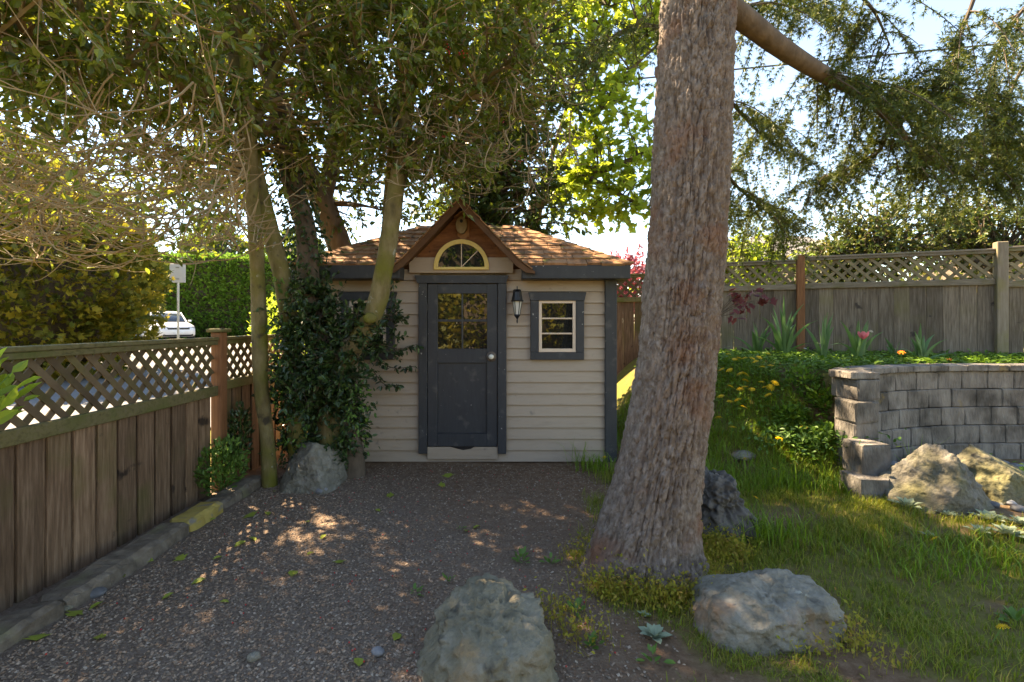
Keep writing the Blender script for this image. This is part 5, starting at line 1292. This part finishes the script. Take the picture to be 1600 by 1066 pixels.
wobj('cabin_glass', loft([(-1.75, .6, .93, 1.0), (-1.3, .72, .93, 1.4), (-.3, .74, .93, 1.47), (.25, .72, .93, 1.42), (.95, .68, .93, .98)]), M['car_glass'], car, True)
wobj('roof_panel', loft([(-1.45, .56, 1.4, 1.42), (-1.2, .66, 1.38, 1.46), (-.3, .68, 1.42, 1.52), (.15, .66, 1.38, 1.47), (.3, .56, 1.38, 1.41)]), M['white_paint'], car, True)
for s in (-1, 1):
    V, Q, T = cbox((.24, .3, .14), .04); wobj('headlight', MB().add(cw(V + [1.95, s * .55, .68]), T, Q), M['lamp_glass'], car)
    V, Q, T = cbox((.12, .16, .1), .03); wobj('mirror', MB().add(cw(V + [.65, s * .95, 1.02]), T, Q), M['white_paint'], car)
    V, Q, T = cbox((.06, .05, .6), .01); b = MB(); b.tube(cw([(.98, s * .69, .97), (.2, s * .68, 1.44)]), .035, 6); wobj('pillar', b, M['white_paint'], car)
    for x in (-1.3, 1.3):
        wl = obj('wheel', None, None, car, tuple(cw([(x, s * .8, .0)])[0]))
        V, Q = lathe([(.12, -.1), (.28, -.11), (.32, -.08), (.32, .08), (.28, .11), (.12, .1)], 20); wobj('tyre', MB().add(cw(V + [x, s * .78, .32]), None, Q), M['rubber'], wl, True)
        V, Q = lathe([(.001, -.09), (.2, -.085), (.22, -.1), (.22, .1), (.2, .085), (.001, .09)], 16); wobj('rim', MB().add(cw(V + [x, s * .78, .32]), None, Q), M['steel'], wl, True)
V, Q, T = cbox((.06, .95, .12), .02); wobj('grille', MB().add(cw(V + [2.09, 0, .62]), T, Q), M['car_dark'], car)
V, Q, T = cbox((.1, 1.3, .22), .05); wobj('bumper', MB().add(cw(V + [2.06, 0, .37]), T, Q), M['car_dark'], car)
V, Q, T = cbox((.03, .42, .12), .01); wobj('number_plate', MB().add(cw(V + [2.13, 0, .42]), T, Q), M['signwhite'], car)

def wire(label, a, b, r):
    a, b = np.array(a), np.array(b); d = b - a; p = np.array([a - d * 2.2 + (b - a) * t for t in np.linspace(0, 5.4, 40)])
    w_ = MB(); w_.tube(p, r, 6); tag(wobj('power_line', w_, M['cable'], None, True), label, 'cable', 'overhead cables')
wire('thick black overhead cable slanting across the sky past the cedar limb', P(1165, 107, 17), P(1600, 65, 15.5), .028)
wire('thin overhead wire crossing the sky below the thick cable', P(930, 213, 19), P(1235, 205, 19), .011)

# ------------------------------------------------------------------ ground litter, gravel, grass
def chips(n, x0, x1, y0, y1, s0, s1, dens):
    x = rng.uniform(x0, x1, n); y = y0 + (y1 - y0) * rng.uniform(0, 1, n) ** 1.25; k = rng.random(n) < dens(x, y); x, y = x[k], y[k]; n = len(x)
    V0 = np.array([(1, 0, 0), (-1, 0, 0), (0, 1, 0), (0, -1, 0), (0, 0, 1), (0, 0, -1)], float); T0 = np.array([(0, 2, 4), (2, 1, 4), (1, 3, 4), (3, 0, 4), (2, 0, 5), (1, 2, 5), (3, 1, 5), (0, 3, 5)])
    s = rng.uniform(s0, s1, n); J = V0[None] * np.stack([s, s * rng.uniform(.5, .9, n), s * rng.uniform(.3, .6, n)], -1)[:, None] + rng.normal(0, .12, (n, 6, 3)) * s[:, None, None]
    a = rng.uniform(0, 6.28, n); c, q = np.cos(a), np.sin(a); X = J.copy(); X[..., 0] = J[..., 0] * c[:, None] - J[..., 1] * q[:, None]; X[..., 1] = J[..., 0] * q[:, None] + J[..., 1] * c[:, None]
    X[..., 2] += X[..., 0] * rng.normal(0, .25, n)[:, None]; X += np.stack([x, y, height(x, y) + s * .2], -1)[:, None]
    return X.reshape(-1, 3), (T0[None] + (np.arange(n) * 6)[:, None, None]).reshape(-1, 3)
gd = lambda x, y: np.clip(1.05 - .75 * sstep(-1.4, .2, x + .6 * (y - 3)), .12, 1) * (1 - .97 * sstep(.2, .9, x - .2 * (y - 2)))
V, T = chips(54000, -2.36, 1.0, 1.75, 5.4, .0045, .0125, gd)
stuff(obj('gravel', mesh_np('gravel', V, T), M['chip'])); bpy.data.objects['gravel']['label'] = 'loose grey and brown gravel chips covering the yard'
def strips(n, pos, ln, wd, lift=.004):
    a = rng.uniform(0, 6.28, n); d = np.stack([np.cos(a), np.sin(a), rng.normal(0, .12, n)], -1) * (ln * rng.uniform(.5, 1.2, n))[:, None] / 2; s = np.stack([-np.sin(a), np.cos(a), a * 0], -1) * wd
    c = pos + [0, 0, lift]; V = np.stack([c - d - s, c - d + s, c + d], 1); return V.reshape(-1, 3), np.arange(n * 3).reshape(-1, 3)
n = 15000; x = rng.uniform(-2.3, 2.4, n); y = rng.uniform(1.85, 5.3, n); k = rng.random(n) < np.clip(.15 + .85 * sstep(-1.6, .2, x), 0, 1) * (1 - .7 * sstep(1.2, 2.2, x)); x, y = x[k], y[k]
V, T = strips(len(x), np.stack([x, y, height(x, y)], -1), .045, .0016, .012); o = stuff(obj('needle_litter', mesh_np('needle_litter', V, T), M['needlelitter'])); o['label'] = 'brown fallen conifer needles scattered over the earth'
V0, T0 = ICO[1]; b = MB()
for k in range(150):
    x, y = rng.uniform(-2.2, .5), rng.uniform(1.95, 5.2); b.add(V0 * .0048 + [x, y, float(height(x, y)) + .014], T0)
o = stuff(obj('fallen_berries', b.mesh('fallen_berries', True), M['berry'])); o['label'] = 'tiny red holly berries strewn over the gravel'
# fallen leaves, each its own
lm = []
for q in range(4):
    V0, T0 = TM['leaf'] if q < 3 else TM['maple']; lm.append(mesh_np('fallen_leaf', V0 * [1, 1 + .2 * q, 1.2] - [.5, 0, 0], T0))
spots = [(350, 945), (505, 842), (485, 868), (155, 1000), (168, 915), (150, 950), (240, 845), (283, 875), (340, 875), (375, 853), (418, 805), (392, 807), (330, 815), (620, 1000), (1010, 965), (58, 1000), (27, 985), (480, 818), (590, 800), (690, 760), (728, 832), (745, 826),
         (232, 880), (118, 962), (80, 968), (310, 912), (395, 845), (610, 776), (555, 744), (430, 770), (560, 1040), (700, 745), (190, 905), (262, 935), (458, 900), (530, 880)]
for k, (px_, py_) in enumerate(spots):
    p = hit(px_, py_); o = obj('fallen_leaf', lm[k % 4], M['fallen'], None, p + [0, 0, .014], (random.uniform(-.3, .3), random.uniform(-.3, .3), random.uniform(0, 6.28)))
    o.scale = [random.uniform(.05, .085)] * 3; tag(o, 'yellow-green fallen leaf lying on the gravel yard', 'leaf', 'fallen leaves on the gravel')

def blades(pos, h, w_, lean=.5, curl=.35):
    n = len(pos); a = rng.uniform(0, 6.28, n); d = np.stack([np.cos(a), np.sin(a), a * 0], -1); s = np.stack([-np.sin(a), np.cos(a), a * 0], -1) * (np.broadcast_to(w_, n))[:, None] / 2
    h = np.broadcast_to(h, n)[:, None]; l1 = rng.normal(0, lean, n)[:, None] * h * .4; l2 = l1 * 2 + np.sign(l1) * rng.uniform(0, curl, n)[:, None] * h
    up = np.array([0, 0, 1.0])
    V = np.stack([pos - s, pos + s, pos + d * l1 + up * h * .55 + s * .8, pos + d * l1 + up * h * .55 - s * .8, pos + d * l2 + up * h * rng.uniform(.8, 1, n)[:, None]], 1)
    T = np.array([(0, 1, 2), (0, 2, 3), (3, 2, 4)]); return V.reshape(-1, 3), (T[None] + (np.arange(n) * 5)[:, None, None]).reshape(-1, 3)
def scatter(n, x0, x1, y0, y1, dens, p=1.3):
    x = rng.uniform(x0, x1, n); y = y0 + (y1 - y0) * rng.uniform(0, 1, n) ** p; k = rng.random(n) < dens(x, y); x, y = x[k], y[k]; return np.stack([x, y, height(x, y)], -1)
offbed = lambda x, y: ~((x > 3.25) & (y > 3.7))
pos = scatter(110000, .4, 5.2, 1.7, 5.4, lambda x, y: grass_w(x, y) * offbed(x, y) * (.35 + .65 * sstep(.4, .6, fbm(np.stack([x * 5, y * 5, x * 0], -1), 3, 91))))
hh = .018 + .05 * fbm(np.stack([pos[:, 0] * 2.5, pos[:, 1] * 2.5, pos[:, 0] * 0], -1), 3, 17) * rng.uniform(.5, 1.4, len(pos)) + .035 * sstep(2.9, 3.6, pos[:, 1])
V, T = blades(pos, hh, .0042, .6, .5); o = stuff(obj('grass', mesh_np('grass', V, T), M['grass'])); o['label'] = 'short patchy lawn grass right of the gravel'
pos = scatter(16000, 1.2, 3.2, 4.3, 7.4, lambda x, y: .9 * sstep(1.15, 1.5, x) * (.3 + .7 * fbm(np.stack([x * 3, y * 3, x * 0], -1), 3, 93)), 1.0)
V, T = blades(pos, rng.uniform(.05, .2, len(pos)), .006, .6, .6); o = stuff(obj('slope_grass', mesh_np('slope_grass', V, T), M['longgrass'])); o['label'] = 'long fresh grass growing on the slope beside the shed'
# tufts of longer grass, counted
def tuft(px_, py_, n, h, spread, label, group='grass tufts', mat='longgrass', pos=None):
    p = hit(px_, py_) if pos is None else np.array(pos); q = p + np.c_[rng.normal(0, spread, n), rng.normal(0, spread * .7, n), np.zeros(n)]; q[:, 2] = height(q[:, 0], q[:, 1])
    V, T = blades(q, h * rng.uniform(.5, 1.1, n), .007, .5, .6); o = stuff(wobj('grass_tuft', mesh_np('grass_tuft', V, T), M[mat])); o['label'] = label
tuft(1150, 835, 260, .24, .16, 'long grass tuft growing before the dark gnarled boulder')
tuft(1210, 845, 160, .2, .14, 'long grass tuft right of the dark gnarled boulder')
tuft(1225, 765, 70, .34, .1, 'tall arching grass tuft midway up the lit slope')
tuft(1300, 770, 90, .22, .1, 'grass tuft at the foot of the loose pier blocks')
tuft(935, 735, 150, .22, .12, 'grass tuft at the shed corner board')
tuft(905, 725, 18, .35, .06, 'thin wispy grass stalks against the shed siding')
tuft(1430, 730, 14, .4, .12, 'thin grass stalks between the slab rock and the wall')
tuft(1450, 880, 200, .12, .22, 'thick lawn tuft in the middle of the right lawn')
tuft(1540, 870, 200, .13, .2, 'thick lit lawn tuft near the dirt strip')
# weeds
def weed(px_, py_, n, r, size, label):
    p = hit(px_, py_); w_ = thing('weed', label, 'weed', p, 'small weeds')
    for k in range(n):
        a = k * 2.4 + rng.normal(0, .3); el = rng.uniform(.15, 1.1); d = np.array([math.cos(a) * math.cos(el), math.sin(a) * math.cos(el), math.sin(el)])
        V, T = leaves('leaf', np.array([p + d * r * rng.uniform(.1, .9) + [0, 0, .006]]), d[None] + rng.normal(0, .2, (1, 3)), size * rng.uniform(.6, 1.2), .8); wobj('leaf', mesh_np('leaf', V, T, None, True), M['ivybright'], w_)
for px_, py_, n, r, s_, lb in ((815, 880, 18, .06, .05, 'leafy weed just behind the broad mossy boulder'), (860, 885, 12, .05, .04, 'leafy weed between the broad boulder and the conifer foot'), (650, 930, 9, .04, .04, 'small weed in the gravel left of the broad boulder'),
                          (720, 830, 7, .04, .03, 'tiny weed in the brown gravel before the shed door'), (700, 910, 9, .04, .035, 'small weed touching the back of the broad boulder'), (900, 960, 12, .05, .065, 'dandelion-leaved weed right of the broad boulder'),
                          (925, 1015, 12, .05, .05, 'weed in bare soil between the two big boulders'), (205, 832, 8, .04, .04, 'weed growing between fence and kerb block'), (45, 895, 8, .05, .05, 'weed climbing the fence plank above the grey kerb'),
                          (1020, 1040, 12, .06, .05, 'weed beneath the silvery rosette plant'), (1585, 975, 12, .06, .07, 'broad-leaved weed in the open lawn'), (1130, 1000, 8, .04, .06, 'round-leaved weed against the rusty-patched boulder')):
    weed(px_, py_, n, r, s_, lb)
yp, yd_ = [], []
for px_, py_ in ((1000, 900), (1040, 905), (1075, 880), (960, 925), (1110, 860), (1020, 935), (1060, 930), (930, 875), (1090, 900), (1140, 870), (905, 1000), (1250, 1010), (1310, 990), (1340, 1020), (870, 960), (985, 915)):
    n = 900 if px_ < 1150 and py_ < 940 else 180; p = hit(px_, py_); q = p + np.c_[rng.normal(0, .085, n), rng.normal(0, .075, n), np.zeros(n)]; q[:, 2] = height(q[:, 0], q[:, 1]) + np.abs(rng.normal(0, .06, n)); yp.append(q); yd_.append(rng.normal(0, 1, (n, 3)) + [0, 0, .5])
yp = np.concatenate(yp); V, T = leaves('small', yp, np.concatenate(yd_), .024 * rng.uniform(.6, 1.3, len(yp)), .4)
V2, T2 = blades(yp[::3] * [1, 1, 0] + np.c_[np.zeros((len(yp[::3]), 2)), height(yp[::3, 0], yp[::3, 1])], rng.uniform(.05, .14, len(yp[::3])), .003, .5, .4); V, T = np.vstack([V, V2]), np.vstack([T, T2 + len(V)])
o = stuff(obj('yellow_weeds', mesh_np('yellow_weeds', V, T), M['yellowweed'])); o['label'] = 'low yellow flowering weeds round the conifer foot and boulders'
def rosette(px_, py_, n, size, label, mat='lambs', group='silvery rosette plants'):
    p = hit(px_, py_); r = thing('rosette_plant', label, 'plant', p, group)
    for k in range(n):
        a = k * 2.4; el = .2 + .9 * k / n; d = np.array([math.cos(a) * math.cos(el), math.sin(a) * math.cos(el), math.sin(el)])
        V, T = leaves('leaf', np.array([p + [0, 0, .01]]), d[None], size * (1.1 - .5 * k / n), .9); wobj('leaf', mesh_np('leaf', V, T, None, True), M[mat], r)
rosette(1022, 1000, 15, .085, 'silvery rosette plant in bare soil below the yellow weeds')
rosette(1005, 965, 7, .04, 'tiny silvery rosette plant above the larger one')
rosette(1418, 795, 12, .13, 'silvery rosette plant left of the pyramid slab rock')
rosette(1480, 808, 8, .08, 'small silvery rosette plant at the base of the pyramid slab rock')
for px_, py_, n, s in ((1545, 815, 14, .12), (1575, 840, 16, .12), (1530, 835, 10, .09), (1595, 822, 12, .1), (1450, 840, 6, .06)): rosette(px_, py_, n, s, 'silvery rosette plant at the dirt strip before the wedge rock')
# ground cover in bed and slope
pos = scatter(22000, 1.35, 8, 4.6, 8.2, lambda x, y: np.where(x > 3.25, (y > np.interp(x, WALLP[:, 0], WALLP[:, 1]) + .22) * 1.0, sstep(1.9, 2.7, x) * sstep(5.0, 5.9, y) * 1.0 + sstep(2.5, 3.0, x) * sstep(4.5, 5.0, y) * .8 + 1.6 * ((x > 2.7) & (y > 4.75))), 1.0)
n = len(pos); V, T = leaves('leaf', pos + np.c_[np.zeros((n, 2)), rng.uniform(.02, .14, n)], rng.normal(0, 1, (n, 3)) * [1, 1, .25], .065 * rng.uniform(.6, 1.3, n), .75)
o = stuff(obj('ground_cover', mesh_np('ground_cover', V, T), M['cover'])); o['label'] = 'leafy green ground cover filling the raised bed and slope'
pos = scatter(2500, 3.4, 5.8, 4.3, 5.45, lambda x, y: (y < np.interp(x, WALLP[:, 0], WALLP[:, 1]) - .02) * (fbm(np.stack([x * 4, y * 4, x * 0], -1), 3, 55) > .5) * 1.0, 1.0)
n = len(pos); V, T = leaves('leaf', pos + np.c_[np.zeros((n, 2)), rng.uniform(.01, .1, n)], rng.normal(0, 1, (n, 3)) * [1, 1, .3], .06, .7)
o = stuff(obj('wall_foot_weeds', mesh_np('wall_foot_weeds', V, T), M['cover'])); o['label'] = 'low leafy weeds along the foot of the block wall'
for px_, py_, r_, lb in ((1285, 640, (.16, .16, .13), 'leafy green clump touching the upper pier blocks'), (1255, 610, (.18, .18, .14), 'leafy green clump up the slope from the pier'), (1290, 700, (.14, .14, .12), 'leafy green clump at the foot of the pier blocks'), (1235, 660, (.16, .16, .1), 'low leafy clump in the sunny middle of the slope')):
    bushlet('leafy_clump', lb, 'plant', hit(px_, py_), r_, 260, .06, M['cover'], group='leafy clumps on the slope')
# small pink-white leafy plants catching the sun by the pier
n = 700; pos = hit(1265, 700) + np.c_[rng.normal(0, .28, n), rng.normal(0, .22, n), rng.uniform(.02, .22, n)]; V, T = leaves('leaf', pos, rng.normal(0, 1, (n, 3)) + [0, 0, .4], .055, .6)
o = stuff(wobj('leafy_plants', mesh_np('leafy_plants', V, T), M['ivybright'])); o['label'] = 'fresh leafy plants left of the wall pier'

# irises
def iris(px_, py_, n, h, spread, label, Y=None):
    p = hit(px_, py_) if Y is None else np.array([(px_ - CX) / F * Y, Y, float(height((px_ - CX) / F * Y, Y))]); r = thing('iris_plant', label, 'plant', p, 'sword-leaved plants in the bed')
    for k in range(n):
        a = rng.uniform(0, 6.28); ln_ = rng.normal(0, spread); d = np.array([math.cos(a) * .4 + np.sign(ln_) * .9, math.sin(a) * .5, 0]); hh_ = h * rng.uniform(.65, 1.1); t = np.linspace(0, 1, 7)
        c = p + np.outer(t, [0, 0, hh_ * (1 - abs(ln_) * .35)]) + np.outer(t ** 1.8, d * abs(ln_) * hh_) + rng.normal(0, .02, 3) * [1, 1, 0] - np.outer(t ** 4, [0, 0, hh_ * abs(ln_) * .35])
        wv = .027 * np.array([.6, .9, 1, .95, .8, .5, .03]); s = unit(np.array([1, rng.normal(0, .6), 0])); V = np.vstack([c - s * wv[:, None], c + np.array([0, -.006, 0]), c + s * wv[:, None]])
        Q = [(i_, i_ + 7, i_ + 8, i_ + 1) for i_ in range(6)] + [(i_ + 7, i_ + 14, i_ + 15, i_ + 8) for i_ in range(6)]; wobj('leaf', mesh_np('leaf', V, None, Q, True), M['iris'], r)
iris(1225, 590, 18, .95, .5, 'large fan of iris sword leaves at the red-brown post', 6.9)
iris(1285, 570, 9, .8, .25, 'upright broad-leaved plant right of the large iris fan', 6.7)
iris(1340, 565, 11, .72, .3, 'sword-leaved plant under the pink tulip', 6.3)
iris(1440, 565, 13, .58, .55, 'low spreading sword-leaved plant beside the orange poppies', 6.2)
iris(1185, 560, 10, .6, .7, 'floppy sword-leaved plant among the dandelions', 7.2)
iris(1395, 560, 4, .45, .2, 'thin sword-leaved plant in the middle of the bed', 6.6)
def stem_to(top, base, par, r=.004):
    s = MB(); s.tube(bent(base, top, 6, .02, .03), np.linspace(r, r * .8, 6), 5, False); wobj('stem', s, M['stem'], par)
# pink tulip
tp_p = P(1349, 526, 6.0); tb_p = np.array([tp_p[0] - .08, 6.05, float(height(tp_p[0], 6.05))]); tl = thing('tulip', 'single pink tulip standing tall above the flower bed', 'flower', tb_p)
stem_to(tp_p - [0, 0, .03], tb_p, tl, .006)
for k in range(6):
    a = k * 1.047; d = np.array([math.cos(a), math.sin(a), 0]); s = np.array([-math.sin(a), math.cos(a), 0]); t = np.linspace(0, 1, 5); c = tp_p + np.outer(np.sin(t * 1.9) * .045 + t * .012, d) + np.outer(t * .1 - .035, [0, 0, 1]); wv = .034 * np.array([.3, .9, 1, .8, .1])
    V = np.vstack([c - s * wv[:, None], c + d * .008, c + s * wv[:, None]]); Q = [(i_, i_ + 5, i_ + 6, i_ + 1) for i_ in range(4)] + [(i_ + 5, i_ + 10, i_ + 11, i_ + 6) for i_ in range(4)]; wobj('petal', mesh_np('petal', V, None, Q, True), M['tulip'], tl)
# dandelions and other small flowers
def flower(top, base, r, mat, label, group, cat='flower', name='dandelion', rays=18):
    f_ = thing(name, label, cat, base, group); stem_to(top, base, f_, .0028)
    V = [(0, 0, .35 * r)]; T = []
    tilt = rng.normal(0, .3, 2)
    for lay, (rr_, zz_) in enumerate(((1, 0), (.72, .28))):
        for k in range(rays):
            a = 2 * math.pi * (k + lay * .5) / rays; w_ = 2.2 / rays; i0 = len(V); q = rr_ * rng.uniform(.85, 1.1)
            V += [(r * .25 * math.cos(a - w_), r * .25 * math.sin(a - w_), .3 * r), (r * .25 * math.cos(a + w_), r * .25 * math.sin(a + w_), .3 * r), (r * q * math.cos(a + w_ * .6), r * q * math.sin(a + w_ * .6), zz_ * r), (r * q * math.cos(a - w_ * .6), r * q * math.sin(a - w_ * .6), zz_ * r)]
            T += [(i0, i0 + 3, i0 + 2), (i0, i0 + 2, i0 + 1), (0, i0, i0 + 1)]
    V = np.array(V); V[:, 2] += V[:, 0] * tilt[0] + V[:, 1] * tilt[1] - .0; wobj('bloom', mesh_np('bloom', V + top, T), mat, f_)
dl = [(1138, 554), (1148, 562), (1155, 560), (1163, 560), (1176, 561), (1180, 566), (1186, 559), (1200, 553), (1140, 579), (1157, 584), (1165, 585), (1165, 595), (1142, 605), (1157, 609), (1164, 605), (1175, 609), (1190, 598), (1196, 606), (1204, 606), (1211, 599), (1200, 618), (1191, 574), (1204, 572), (1127, 578),
      (1126, 620), (1140, 628), (1153, 625), (1163, 637), (1123, 653), (1285, 616), (1255, 669), (1219, 687), (1145, 668), (1164, 717), (1210, 733), (1181, 778), (1460, 842), (1478, 535), (944, 715), (1566, 980)]
own = {(1460, 842): 'yellow dandelion in the open lawn below the pyramid slab rock', (944, 715): 'yellow dandelion at the foot of the shed corner board', (1566, 980): 'yellow dandelion beside the broad-leaved weed in the lawn',
       (1164, 717): 'yellow dandelion standing over the flat grey stone', (1285, 616): 'yellow dandelion alone in the ground cover next to the pier', (1478, 535): 'yellow dandelion tall behind the block wall', (1181, 778): 'yellow dandelion right above the dark gnarled boulder'}
for px_, py_ in dl:
    p = hit(px_, py_, dz=.19 if py_ < 700 else .1); top = p + [0, 0, .19 if py_ < 700 else .1]
    k = np.linalg.norm(top - np.array([0, 0, CAMZ])); flower(top, p + [rng.normal(0, .02), .02, 0], .042 if py_ < 700 else .026, M['petal'], own.get((px_, py_), 'yellow dandelion among the green plants of the slope'), 'dandelions', rays=14)
for px_, py_, mt, lb in ((1408, 551, 'poppy', 'orange poppy low among the ground cover of the bed'), (1482, 562, 'poppy', 'orange poppy beside the spreading sword leaves')):
    p = P(px_, py_, 5.9); flower(p, np.array([p[0], 5.9, float(height(p[0], 5.9))]), .045, M[mt], lb, 'orange poppies', name='poppy', rays=7)
for px_, py_, lb in ((1361, 518, 'small white flower on a thin stalk beside the pink tulip'), (1258, 545, 'pale pink seed head above the iris fan')):
    p = P(px_, py_, 6.2); flower(p, np.array([p[0], 6.2, float(height(p[0], 6.2))]), .026, M['white_petal'], lb, None, name='white_flower', rays=8)
